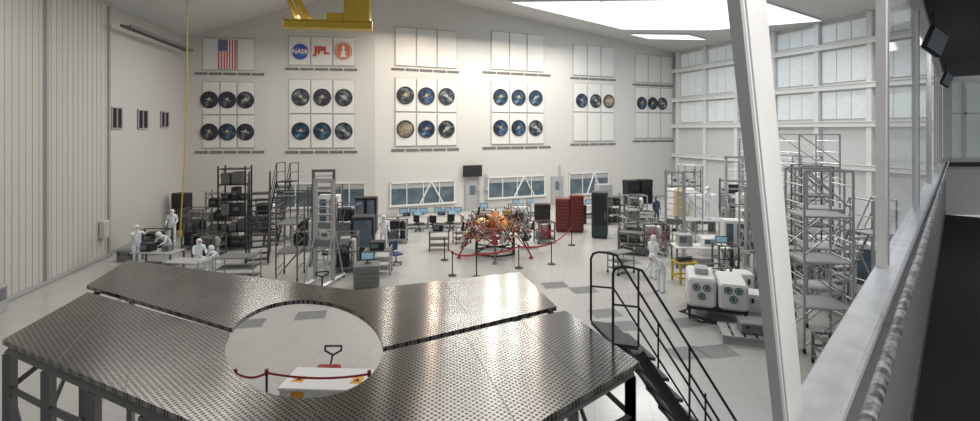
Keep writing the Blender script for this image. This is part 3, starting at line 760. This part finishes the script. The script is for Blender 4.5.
cabinet((6.15,27.4),-18,.85,.8,2.55,TEAL,'tall dark green electronics rack cabinet',0,1,'server_cabinet',win=BLACK)
crate((3.4,31.9),0,1.0,.6,1.2,0,BLACK,'tall black transit case with latches'); crate((5.6,31.5),0,1.1,.6,1.2,0,BLACK,'stacked black transit case with latches')
table((10.4,34.6),20,2.4,.9,.8,LGREY,DARK,'grey bench carrying black cases')
crate((9.9,34.4),20,.95,.7,1.7,.8,BLACK,'large black transit case on bench'); crate((10.95,34.8),20,.95,.7,1.7,.8,BLACK,'large black transit case on bench')
cabinet((8.4,36.3),22,1.2,.6,2.0,LGREY,'light grey two-door cabinet by wall')
cart((8.3,28.2),10,1.6,.8,1.0,STEEL,GREY,'steel lab cart with grey shelves')
crate((8.2,28.2),10,.7,.5,.4,1.01,GREY,'grey hard-shell equipment case on cart')
rack((7.7,31.3),12,1.6,.7,1.9,4,STEEL,'steel wire shelving with equipment',seed=12)
cart((9.2,29.8),-8,1.5,.8,.95,STEEL,GREY,'steel lab cart with shelves')
ground_unit((9.6,32.4),8,1.3,.8,1.7,11); ground_unit((8.9,25.8),-10,1.2,.8,1.3,12); ground_unit((7.4,25.6),0,1.0,.7,1.1,13)
rack((6.9,23.7),-20,1.3,.6,1.2,3,STEEL,'low steel wire shelf with equipment',seed=22)
t = thing('wall_television','black wall-mounted television screen','television',wpt(B,wrr,7.1,.2,2.55),wrr)
part(t,'housing',MB().rbox(-.75,.75,-.1,0,0,.85,.02),BLACK); part(t,'screen',MB().box(-.69,.69,-.108,-.1,.06,.79),DARK); part(t,'bracket',MB().box(-.2,.2,0,.15,.2,.6),DARK)

# spacecraft under assembly
t = thing('spacecraft_descent_stage','copper and orange spacecraft stage with tanks, struts and splayed legs','spacecraft',(.25,23.9,0),12)
mb = MB(); R=1.3
hexp = [(R*cos(pi/3*i+.3),R*sin(pi/3*i+.3)) for i in range(6)]
for z in (.95,1.4):
    for i in range(6): mb.bar((*hexp[i],z),(*hexp[(i+1)%6],z),.06)
for i in range(6):
    mb.bar((*hexp[i],.95),(*hexp[i],1.4),.05); mb.bar((*hexp[i],.95),(*hexp[(i+1)%6],1.4),.04)
    mb.bar((*hexp[i],1.4),(0,0,1.4),.05); mb.bar((*hexp[i],.95),(0,0,.95),.05)
part(t,'hexagonal_frame',mb,COPPER)
for i in range(3):
    a = 2*pi*i/3+.8; part(t,'propellant_tank',MB().ball((.66*cos(a),.66*sin(a),1.4),.33,20,12),[ORANGE,GOLD,ORANGE][i])
part(t,'central_module',MB().rbox(-.3,.3,-.28,.28,1.2,1.85,.06).cyl((0,0,1.85),(0,0,2.05),.2,12,.10).cyl((-.32,0,1.5),(-.42,0,1.5),.12,14).cyl((0,-.28,1.6),(0,-.38,1.6),.1,14),ORANGE)
for i in range(6):
    a = pi/3*i+.3; x,y = 1.65*cos(a),1.65*sin(a)
    part(t,'engine_nozzle',MB().cyl((x,y,1.15),(x*1.03,y*1.03,.8),.07,14,.17).cyl((x*.9,y*.9,1.3),(x,y,1.15),.06,10),[LGREY,REDB,DARK][i%3])
rg = random.Random(11)
for i in range(36):
    a = rg.uniform(0,6.28); d_ = rg.uniform(.3,1.9); x,y = d_*cos(a),d_*sin(a); z = rg.uniform(1.0,1.8) if d_ < 1.4 else rg.uniform(.75,1.3); s_ = rg.uniform(.08,.19)
    mb = MB()
    if i % 3 == 0: mb.rbox(x-s_,x+s_,y-s_*.8,y+s_*.8,z,z+s_*1.4,.02).cyl((x,y,z+s_*1.4),(x,y,z+s_*2.2),s_*.3,8)
    elif i % 3 == 1: mb.cyl((x,y,z),(x+s_*.5,y,z+s_*2.6),s_*.55,12,s_*.35).ball((x+s_*.5,y,z+s_*2.6),s_*.4,10,6)
    else: mb.cyl((x-s_,y,z+.1),(x+s_,y,z+.15),s_*.6,12).torus((x,y,z+.12),s_,.02,'x',14,5)
    part(t,'component',mb,[WHITE,COPPER,DARK,GOLD,REDB,ALU,DARK,STEEL,BLACK][(i*5)%9])
for nm,mt,cnt,rr_ in (('cable_harness',REDB,16,.02),('propellant_line',ALU,22,.017),('thermal_line',BLACK,24,.022)):
    mb = MB()
    for i in range(cnt):
        a = rg.uniform(0,6.28); b = a+rg.uniform(.3,1.2); r1 = rg.uniform(.4,1.8); r2 = rg.uniform(.5,1.8)
        mb.path([(r1*cos(a),r1*sin(a),rg.uniform(.8,1.6)),(r1*1.08*cos((a+b)/2),r1*1.08*sin((a+b)/2),rg.uniform(1.1,2.0)),(r2*cos(b),r2*sin(b),rg.uniform(.4,1.5))],rr_,6)
    part(t,nm,mb,mt)
for i in range(6):
    x,y = hexp[i]; mb = MB().bar((x,y,1.1),(x*1.5,y*1.5,.12),.06).bar((x*.9,y*.9,.95),(x*1.25,y*1.25,.5),.04).cyl((x*1.5,y*1.5,0),(x*1.5,y*1.5,.12),.12,14,.05)
    part(t,'splayed_leg',mb,REDB if i%2 else STEEL)
mb = MB()
for i in range(6):
    x,y = hexp[i]; h2=hexp[(i+1)%6]; mb.bar((x*.8,y*.8,.05),(x*.8,y*.8,.95),.07); mb.bar((x*.8,y*.8,.08),(h2[0]*.8,h2[1]*.8,.08),.07); mb.bar((x*.8,y*.8,.1),(h2[0]*.8,h2[1]*.8,.9),.04); mb.bar((x*.8,y*.8,.55),(h2[0]*.8,h2[1]*.8,.55),.05)
part(t,'support_stand',mb,DARK)
cart((-1.5,26.1),20,.8,.6,.9,DARK,GREY,'dark steel cart beside spacecraft')
ground_unit((2.9,26.2),15,.9,.7,1.1,14); ground_unit((-.4,27.6),10,1.2,.8,1.4,15)
pts = [(-1.55,20.2),(-.55,20.0),(1.25,21.3),(2.75,21.9),(4.25,25.5)]
for q in pts: stanchion(*q)
stanchion(-2.1,22.6)
for a,b in zip(pts[:-1],pts[1:]): belt(a,b)
belt(pts[0],(-2.1,22.6))

# ------------------------------------------------------------------ right work area
person((6.35,18.2),-60,'bend','person in white cleanroom suit leaning toward equipment')
person((10.6,31.2),20,'down','person in dark blue coverall standing by benches',SUITB)
t = thing('work_platform','low grey metal work platform with step','platform',(11.6,26.4,0),-10)
part(t,'deck',MB().rbox(-.9,.9,-.6,.6,1.15,1.2,.01),LGREY)
for x in (-.85,.85):
    for y in (-.55,.55): part(t,'leg',MB().box(x-.03,x+.03,y-.03,y+.03,0,1.15),ALU)
part(t,'step',MB().box(-1.3,-.9,-.3,.3,.55,.6).box(-1.28,-1.24,-.3,.3,0,.55),ALU)
person((11.7,26.4),30,'stand','person in white cleanroom suit standing on work platform',z=1.2)
person((14.1,24.6),-30,'stand','person in white cleanroom suit standing beside scaffold')
person((6.6,19.8),120,'stand','person in white cleanroom suit standing by yellow stand')
t = thing('foil_wrapped_hardware','tan foil-wrapped spacecraft hardware on a wheeled stand','spacecraft part',(11.2,28.9,0),10)
part(t,'wrapped_body',MB().cyl((0,0,.95),(0,0,2.3),.38,14,.32).ball((0,0,2.3),.32,14,8),TAN)
part(t,'stand',MB().bar((-.5,-.4,.1),(0,0,1.0),.06).bar((.5,-.4,.1),(0,0,1.0),.06).bar((0,.5,.1),(0,0,1.0),.06).cyl((0,0,.8),(0,0,1),.3,16),GREY)
t = thing('lifting_stand','small yellow steel lifting stand','stand',(7.7,19.4,0),10)
mb = MB()
for x in (-.35,.35):
    for y in (-.3,.3): mb.box(x-.035,x+.035,y-.035,y+.035,0,.8)
for z in (.2,.76): mb.box(-.39,.39,-.34,-.28,z,z+.06).box(-.39,.39,.28,.34,z,z+.06).box(-.39,-.33,-.3,.3,z,z+.06).box(.33,.39,-.3,.3,z,z+.06)
part(t,'frame',mb,YELL); part(t,'cradle',MB().cyl((-.3,0,.9),(.3,0,.9),.1,14),DARK)
t = thing('vacuum_machine','white boxy twin-body machine with round green ports on wheels','machine',(7.35,16.0,0),-20)
for x,hh in ((-.45,1.32),(.45,1.22)):
    d_ = part(t,'housing',MB().rbox(x-.42,x+.42,-.8,.8,.42,hh,.07).box(x-.34,x+.34,-.815,-.8,.5,hh-.1),WHITE)
    for k,(px,pz) in enumerate(((-.15,.17),(.15,.17),(0,-.10))):
        part(d_,'port',MB().torus((x+px,-.83,.88+pz),.10,.018,'y',18,5).cyl((x+px,-.81,.88+pz),(x+px,-.83,.88+pz),.055,16),GREENP)
mb = MB().box(-.87,.87,-.75,.75,.32,.42)
for x in (-.8,.8):
    for y in (-.7,.7): mb.box(x-.04,x+.04,y-.04,y+.04,.1,.36)
part(t,'base',mb,DARK); casters(t,[(x,y) for x in (-.8,.8) for y in (-.7,.7)])
part(t,'control_box',MB().rbox(-.62,-.22,-.3,.3,1.32,1.50,.03),LGREY)
for i in range(4): part(t,'hose',MB().path([(-.8+.1*i,-.6,.42),(-.95-.05*i,-.9,.25),(-.5+.3*i,-1.0,.05),(.2+.2*i,-.9,.05)],.022,6),DARK)
t = thing('pallet','low grey slatted pallet on runners','pallet',(7.55,14.0,0),-16)
mb = MB()
for i in range(6): mb.box(-.9+i*.31,-.9+i*.31+.24,-.5,.5,.2,.24)
for y in (-.45,0,.4): mb.box(-.9,.9,y,y+.07,.1,.2)
mb.box(-.9,.9,-.5,.5,0,.10); part(t,'slats',mb,LGREY)
crate((7.6,14.0),-16,.9,.6,.3,.245,GREY,'grey equipment case lying on pallet')
SC='tall silver aluminium scaffold tower with decks on casters'
PW=[WHITE,WHITE,LGREY,WHITE,GREY,DARK]
scaffold((9.1,13.6),-8,1.2,1.1,4.9,4,ALU,SC,r=.034)
scaffold((10.2,15.2),-12,1.0,.9,4.8,4,ALU,'silver aluminium scaffold tower with decks',r=.034)
rolling_stairs((11.5,16.0),-170,.8,2.9,ALU,'silver aluminium rolling staircase with handrails',.45)
scaffold((14.4,22.2),5,1.9,1.4,5.8,4,ALU,SC,r=.04)
scaffold((11.9,21.9),0,1.0,1.0,5.6,4,ALU,'tall silver scaffold mast',r=.04)
scaffold((12.6,19.2),-10,1.1,.9,4.6,4,STEEL,'grey steel scaffold tower between benches')
scaffold((16.6,26.5),10,1.8,1.4,4.6,3,ALU,'aluminium scaffold with decks beside pale wall',r=.04)
scaffold((10.3,25.2),0,.9,.9,4.2,3,ALU,'slim aluminium scaffold mast')
lift((10.6,19.6),15,3.7,.8)
lift((9.0,23.9),-20,4.0,.8,'tall silver lift mast beside workbench')
lift((14.9,29.9),0,4.4,1.0)
table((9.3,21.6),-6,2.4,1.0,.9,WHITE,STEEL)
instrument((8.6,21.7),-6,.6,.5,.5,.9,LGREY); instrument((9.6,21.6),0,.5,.4,.35,.9,WHITE,'white electronic test instrument with display'); monitor((10.2,21.6),-10,.5,.9)
table((14.2,20.2),-12,1.6,.9,.85,WHITE,ALU); instrument((14.0,20.2),-12,.7,.5,.5,.85,WHITE,'white electronic test instrument with display')
table((17.2,21.4),-20,1.8,.9,.8,WHITE,ALU); instrument((17.2,21.4),-20,.5,.4,.35,.8,WHITE,'white instrument box on bench')
table((16.4,23.7),-20,1.8,.9,.8,WHITE,ALU)
crate((9.1,18.0),-10,.9,.7,.8,0,WHITE,'white hard-shell equipment case with latches'); crate((8.95,16.3),-20,.8,.7,.6,0,WHITE,'white hard-shell equipment case with latches')
crate((13.3,23.2),-10,.7,.5,.5,0,ORANGE,'orange hard-shell equipment case with latches'); crate((10.5,23.6),0,.8,.6,.9,0,WHITE,'white hard-shell equipment case with latches')
cabinet((11.7,23.6),-10,1.0,.7,1.7,WHITE,'white equipment cabinet with dark window',0,2,win=GLASSD)
cabinet((14.8,27.8),-10,1.4,.8,2.4,WHITE,'tall white cabinet with two doors')
cabinet((12.4,31.8),10,1.6,.8,2.2,WHITE,'white cabinet with two doors')
cabinet((17.8,29.6),-50,1.4,.8,2.2,LGREY,'light grey cabinet against pale wall')
cabinet((13.4,17.3),-30,1.0,.7,2.0,WHITE,'tall white machine cabinet beside scaffold',0,1,win=GLASSD)
rack((13.6,34.5),10,2.2,.8,3.2,4,STEEL,'steel shelving loaded with equipment',seed=31,pal=PW)
rack((16.2,32.2),-30,2.0,.8,2.8,4,STEEL,'steel shelving loaded with equipment',seed=33,pal=PW)
rack((10.9,17.7),-15,1.2,.6,1.9,4,ALU,'silver wire shelving with instruments',seed=35,pal=PW)
PM=[WHITE,WHITE,LGREY]
ground_unit((7.9,23.9),5,1.1,.8,1.5,21,mats=PM); ground_unit((12.2,17.6),-15,.9,.7,1.8,22,mats=PM); ground_unit((12.5,20.6),-10,.9,.7,1.6,23,mats=PM)
ground_unit((15.9,21.2),-10,1.0,.8,1.6,24,mats=PM); ground_unit((10.1,18.4),5,.8,.6,1.4,25,mats=PM); ground_unit((12.8,24.7),5,1.0,.8,2.2,26,mats=PM); ground_unit((8.1,17.7),10,.9,.6,1.1,27,mats=PM)
ground_unit((12.8,33.3),10,1.1,.8,1.9,28,mats=PM); ground_unit((9.7,12.2),-10,.9,.7,1.2,29,mats=[GREY,WHITE]); ground_unit((8.65,12.25),-10,.8,.6,.8,30,mats=[GREY,WHITE])
ground_unit((14.6,18.8),-20,1.0,.8,2.1,31,mats=PM); ground_unit((9.7,20.2),0,.8,.6,1.3,32,mats=PM); ground_unit((11.0,14.0),-15,.7,.6,1.2,33,mats=PM)
cart((5.5,20.6),30,.9,.6,.9,STEEL,GREY,'small steel lab cart with shelves')
t = thing('draped_hardware','white sheet-draped hardware block on steel stand','covered equipment',(12.6,29.0,0),5)
mb = MB(); n=24
ring0=[(.9*cos(2*pi*i/n)*(1.1 if i%2 else 1),.6*sin(2*pi*i/n)*(1.1 if i%2 else 1),.7) for i in range(n)]
ring1=[(.8*cos(2*pi*i/n),.5*sin(2*pi*i/n),2.2) for i in range(n)]
mb.add(ring0+ring1,[(i,(i+1)%n,n+(i+1)%n,n+i) for i in range(n)]+[tuple(range(n,2*n))],0,False)
part(t,'drape',mb,WHITE); part(t,'stand',MB().box(-.6,.6,-.35,.35,.5,.75).box(-.6,-.5,-.35,.35,0,.5).box(.5,.6,-.35,.35,0,.5),GREY)

# ------------------------------------------------------------------ floor grates
g0 = None
for (x,y,r) in ((1.97,24.9,12),(2.5,18.97,12),(3.5,18.4,12),(3.77,16.07,12),(4.04,15.0,12),(6.1,15.3,12),(5.3,13.2,12),(6.15,13.3,12),(-5.8,15.9,12),(-7.5,15.2,12),(6.3,22.2,12),(3.2,27.5,12)):
    if g0: clone(g0,(x,y,.002),r); continue
    g0 = thing('floor_grate','grey perforated square floor tile','floor grate',(x,y,.002),r,'perforated floor tiles')
    part(g0,'frame',MB().box(-.5,.5,-.38,.38,0,.006),LGREY)
    mb = MB()
    for i in range(14): mb.box(-.47,.47,-.35+i*.05,-.35+i*.05+.024,.006,.01)
    part(g0,'slats',mb,GREY)

# ------------------------------------------------------------------ foreground metal platform
def hp(a, k=1.0): return (-2.325+k*(.962*cos(radians(a))-.52*sin(radians(a))), 6.124+k*1.37*sin(radians(a)))
def arc(a0,a1,n=26,k=1.0): return [hp(a0+(a1-a0)*i/n,k) for i in range(n+1)]
t = thing('assembly_platform','large perforated steel work platform with round opening','work platform',(0,0,0))
ZP=3.4; TH=.06
plates = [([(-6.75,8.2)]+arc(167.5,90)+[(-2.205,7.96),(-7.24,9.8)]),
          (arc(89.6,-11)+[(.98,7.22),(.55,8.97),(-2.19,7.96)]),
          ([(-6.45,7.86)]+arc(173,269.8)+[(-.68,3.38),(-6.04,6.07)]),
          (arc(270.1,344)+[(1.08,7.06),(1.68,5.49),(-.67,3.37)])]
for i,pl in enumerate(plates):
    part(t,'deck_plate',MB().prism(pl,ZP-TH,ZP),DECK)
def mixp(a,b,k): return (a[0]+(b[0]-a[0])*k, a[1]+(b[1]-a[1])*k)
seams=[((-7.24,9.8),(-2.2,7.96),(-6.75,8.2),hp(165),(.33,.66)),((-2.19,7.96),(.55,8.97),hp(20),(.98,7.22),(.5,)),
       ((-6.04,6.07),(-.67,3.37),(-6.45,7.86),hp(178),(.22,.45)),((1.68,5.49),(-.67,3.37),(1.08,7.06),hp(-22),(.28,.6))]
for a,b,c,d,ks in seams:
    for k in ks:
        p_=mixp(a,b,k); q_=mixp(c,d,k); part(t,'deck_seam',MB().bar((*p_,ZP-.001),(*q_,ZP-.001),.006),GREY)
mb = MB()
def edge(p,q,z=ZP-.14,w=.08): mb.bar((*p,z),(*q,z),w)
def ins(p,k=.025):
    c=Vector((-2.4,6.2)); v=Vector(p); return tuple(v+(c-v)*k)
E_=[(-6.04,6.07),(-.67,3.37),(1.68,5.49),(1.08,7.06),(.55,8.97),(-2.19,7.96),(-7.24,9.8),(-6.6,8.0),(-6.04,6.07)]
for a,b in zip(E_[:-1],E_[1:]): edge(ins(a),ins(b))
edge((-6.5,8.0),(-3.6,6.5))
part(t,'edge_beam',mb,STEEL)
for (p,q,n,br) in ((E_[0],E_[1],6,1),(E_[2],E_[1],3,1),(E_[2],E_[4],2,1),(E_[6],E_[0],2,1),(E_[4],E_[5],1,0)):
    pp=Vector(ins(p)); qq=Vector(ins(q))
    for i in range(n):
        c=pp+(qq-pp)*i/n
        part(t,'leg',MB().box(c.x-.05,c.x+.05,c.y-.05,c.y+.05,0,ZP-.16).box(c.x-.12,c.x+.12,c.y-.12,c.y+.12,0,.02),STEEL)
        c2=pp+(qq-pp)*(i+1)/n
        if br: part(t,'brace',MB().bar((c.x,c.y,ZP-.6),(c2.x,c2.y,ZP-.6),.06).bar((c.x,c.y,1.3),(c2.x,c2.y,ZP-.62),.045).bar((c2.x,c2.y,1.3),(c.x,c.y,ZP-.62),.045).bar((c.x,c.y,1.3),(c2.x,c2.y,1.3),.06),STEEL)
# stairs beside the platform end
t = thing('access_stairs','dark steel access stairs with tubular handrails','stairs',(0,0,0))
dr=Vector((.955,-.295,0)).normalized(); sd=Vector((.17,-.97,0)).normalized()*.36
l0=Vector((1.45,6.38,3.38)); st=l0+dr*.30
run=2.3; n=15; DH=3.38
QF=[(0,1,2,3),(7,6,5,4),(0,4,5,1),(1,5,6,2),(2,6,7,3),(3,7,4,0)]
for i in range(n):
    k=(i+.5)/n; c=st+dr*run*k-Vector((0,0,DH*k))
    a=c-dr*.12; b=c+dr*.12; q=[a-sd,b-sd,b+sd,a+sd]; vs=q+[x-Vector((0,0,.04)) for x in q]
    part(t,'tread',MB().add(vs,QF),TREAD)
q=[l0-sd,st-sd,st+sd,l0+sd]; vs=q+[x-Vector((0,0,.05)) for x in q]
part(t,'landing',MB().add(vs,QF),TREAD)
for s in (-1,1):
    a=st+sd*s; b=a+dr*run-Vector((0,0,DH)); l=l0+sd*s
    part(t,'stringer',MB().bar(a+Vector((0,0,-.08)),b+Vector((0,0,.05)),.10),DARK)
    up=Vector((0,0,.95)); mb=MB()
    top=[l, l+up*.9, l+up*.97+dr*.03, l+up+dr*.10, l+up+dr*.2, a+up*.97+dr*.04]
    mb.path(top+[b+up*.95-dr*.12, b+up*.85-dr*.06, b-dr*.06+Vector((0,0,.1))],.016)
    mb.cyl(l+up*.5,a+up*.5,.013,8).cyl(a+up*.5,b+up*.5-dr*.08,.013,8)
    for k in (0,.25,.5,.75):
        p_=a+(b-a)*k; mb.cyl(p_,p_+up*.97,.013,8)
    part(t,'handrail',mb,DARK)

# things seen through the opening
t = thing('shipping_crate','low white shipping crate with orange warning labels','crate',(-3.6,10.9,0),-3)
part(t,'body',MB().rbox(-.9,.9,-.45,.45,.2,.42,.02),WHITE); part(t,'lid',MB().rbox(-.93,.93,-.48,.48,.42,.48,.02),WHITE)
for x in (-.5,.62): part(t,'warning_label',MB().box(x-.14,x+.14,-.46,-.452,.22,.40),LABEL)
part(t,'warning_label',MB().box(-.75,-.5,-.2,.05,.48,.485),LABEL); part(t,'warning_label',MB().box(.55,.8,-.2,.1,.48,.485),LABEL)
for x,y in ((-.62,-.07),(.67,-.05)): part(t,'printed_mark',MB().add([(x-.08,y-.07,.487),(x+.08,y-.07,.487),(x,y+.08,.487)],[(0,1,2)]),DARK)
for x in (-.84,0,.84): part(t,'runner',MB().box(x-.04,x+.04,-.42,.42,0,.2),LGREY)
pallet_jack((-3.9,11.75),0,REDB,.62,'red manual pallet jack with folded dark handle')
for q in ((-5.3,10.2),(-4.65,10.2),(-2.5,10.15)): stanchion(*q)
belt((-5.3,10.2),(-4.65,10.2),.92,.05); belt((-4.65,10.2),(-2.5,10.15),.92,.05)
t = thing('equipment_locker','small grey cabinet beside sliding door','cabinet',(-16.25,16.0,0),lwr)
part(t,'body',MB().rbox(-.3,.3,-.25,.25,0,.9,.03),LGREY); part(t,'panel',MB().box(-.2,.2,.25,.26,.4,.8),GREY)

# ------------------------------------------------------------------ observation gallery
GR = 46.25; G0=(-.33,0,0); gr=radians(GR)
def gpt(s,y,z): return (G0[0]+cos(gr)*s-sin(gr)*y, G0[1]+sin(gr)*s+cos(gr)*y, z)
struct('floor_gallery', MB().box(-2,12.9,-2.6,.0,4.2,4.4), CARPET, G0, GR)
struct('wall_gallery', MB().box(-2,12.9,-.045,.03,4.4,5.36), LGREY, G0, GR)
struct('trim_40', MB().rbox(-2,12.9,-.06,.035,5.36,5.4,.01), SILLM, G0, GR)
struct('trim_41', MB().box(-2,12.9,-.075,-.045,5.27,5.32).box(-2,12.9,-.055,-.045,4.4,4.5), GREY, G0, GR)
struct('trim_42', MB().box(-2,12.9,-.04,.03,6.94,7.05), WHITEG, G0, GR)
struct('ceiling_gallery', MB().box(-2,12.9,-2.6,-.04,7.0,7.1), DCEIL, G0, GR)
BF=[(0,3,2,1),(4,5,6,7),(0,1,5,4),(1,2,6,5),(2,3,7,6),(3,0,4,7)]
mb=MB(); za,zb=5.4,6.95; sa,sb=1.35,.82; w=.15
def slat(s0,s1,y0,y1,mi):
    mb.add([(sa+s0,y0,za),(sa+s1,y0,za),(sa+s1,y1,za),(sa+s0,y1,za),(sb+s0,y0,zb),(sb+s1,y0,zb),(sb+s1,y1,zb),(sb+s0,y1,zb)],BF,mi)
slat(-w/2+.012,w/2,-.004,.01,0); slat(-w/2-.003,-w/2+.012,-.006,.012,1); slat(-w/2+.026,-w/2+.030,-.006,-.004,1)
struct('trim_43',mb,[WHITEG,LGREY],G0,GR)
for i,s in enumerate((2.98,5.3,7.6,9.9,12.3)):
    struct('trim_%d'%(44+i), MB().box(s-.045,s+.035,-.01,.025,5.4,6.94).box(s+.035,s+.05,-.015,.03,5.4,6.94,1), [WHITEG,LGREY], G0, GR)
for i,(a,b) in enumerate(((3.03,5.25),(5.35,7.55),(7.65,9.85),(9.95,12.25))):
    struct('window_%d'%(50+i), MB().box(a,b,.0,.006,5.4,6.94), GLASS, G0, GR)
t = thing('handrail','worn grey tubular handrail along the gallery window','handrail',G0,GR)
part(t,'rail_tube',MB().cyl((-.5,-.125,5.5),(12.4,-.125,5.5),.013,16),RAILM)
for s in (2.2,4.2,6.2,8.2,10.2): part(t,'bracket',MB().cyl((s,-.125,5.5),(s,-.08,5.38),.01,8),GREY)
for (s,z,w_,yy) in ((5.75,6.74,.125,-.09),(10.3,6.76,.11,-.10)):
    t = thing('hanging_monitor','black monitor hanging from gallery ceiling bracket','monitor',gpt(s,yy,z),25)
    part(t,'housing',MB().rbox(-w_,w_,-.02,.02,-.10,.10,.01),BLACK,rot=(.2,.3,0)); part(t,'screen',MB().box(-w_*.9,w_*.9,-.026,-.02,-.085,.085),GLASSD,rot=(.2,.3,0))
    part(t,'bracket',MB().cyl((0,.01,.08),(0,.01,.25),.01,8),DARK)
Y0=9.25
struct('wall_gallery_end', MB().box(8.6,12,Y0,Y0+.12,4.4,5.45).box(8.6,12,Y0,Y0+.12,6.9,7.2).box(8.55,8.72,Y0,Y0+.12,5.45,6.9), WHITEG)
struct('window_40', MB().box(8.72,12,Y0+.05,Y0+.07,5.45,6.9,0).box(8.95,9.0,Y0,Y0+.05,5.45,6.9,1).box(8.72,12,Y0,Y0+.05,6.3,6.33,1), [GLASSL,WHITEG])
struct('trim_50', MB().box(8.4,12,Y0-.1,Y0,5.40,5.48), WHITE)
struct('trim_51', MB().box(8.4,12,Y0-.14,Y0-.1,5.32,5.40), BLACK)

# ------------------------------------------------------------------ lights, world, camera
def area(loc, sx, sy, power, rot=(0,0,0), col=(1,.97,.93)):
    l = bpy.data.lights.new('room_or_added_lamp','AREA'); l.shape='RECTANGLE'; l.size=sx; l.size_y=sy; l.energy=power; l.color=col
    o = bpy.data.objects.new('room_or_added_lamp',l); COL.objects.link(o); o.location=loc; o.rotation_euler=rot; return o
for (x,y,p) in ((-11,26,500),(-11,15,370),(0,27,680),(0,15,330),(10,32,680),(12,21,520)):
    area((x,y,11.9),5,1.6,p)
for (x,y,p,c) in ((-3.7,32,220,(1,.80,.66)),(.15,33,300,(1,.97,.88)),(1.5,33,170,(.80,1,.84)),(3.1,34.5,260,(1,.78,.66)),(-6.5,31,110,(1,.95,.85)),(6.4,36.5,200,(1,.95,.88))):
    area((x,y,12.8),.4,1.8,p,col=c)  # narrow tinted lamps, added to draw reflection streaks on the platform deck
area((20,25,12.3),3,3,330,rot=(0,radians(30),0),col=(.92,.97,1))
area(gpt(.6,-1.3,6.6),.7,.7,30,rot=(radians(55),0,gr),col=(1,.98,.94))  # added fill lamp without a fixture, brightens the near mullion and sill
area(gpt(3.5,-.9,6.95),2,.5,18,col=(.95,.97,1)); area(gpt(8,-.9,6.95),3,.5,22,col=(.95,.97,1))  # two more added fills that lift the dim gallery corridor
w = bpy.data.worlds.new('world'); S.world = w; w.use_nodes = True
bg = w.node_tree.nodes['Background']; bg.inputs['Color'].default_value = (.84,.88,.93,1); bg.inputs['Strength'].default_value = .35
cam = bpy.data.cameras.new('camera'); co = bpy.data.objects.new('camera', cam); COL.objects.link(co)
co.location = (0,0,6); co.rotation_euler = (pi/2,0,0); cam.sensor_width = 36; cam.lens = 18; cam.shift_y = -80.5/980
cam.clip_start = .02; cam.clip_end = 300
S.camera = co
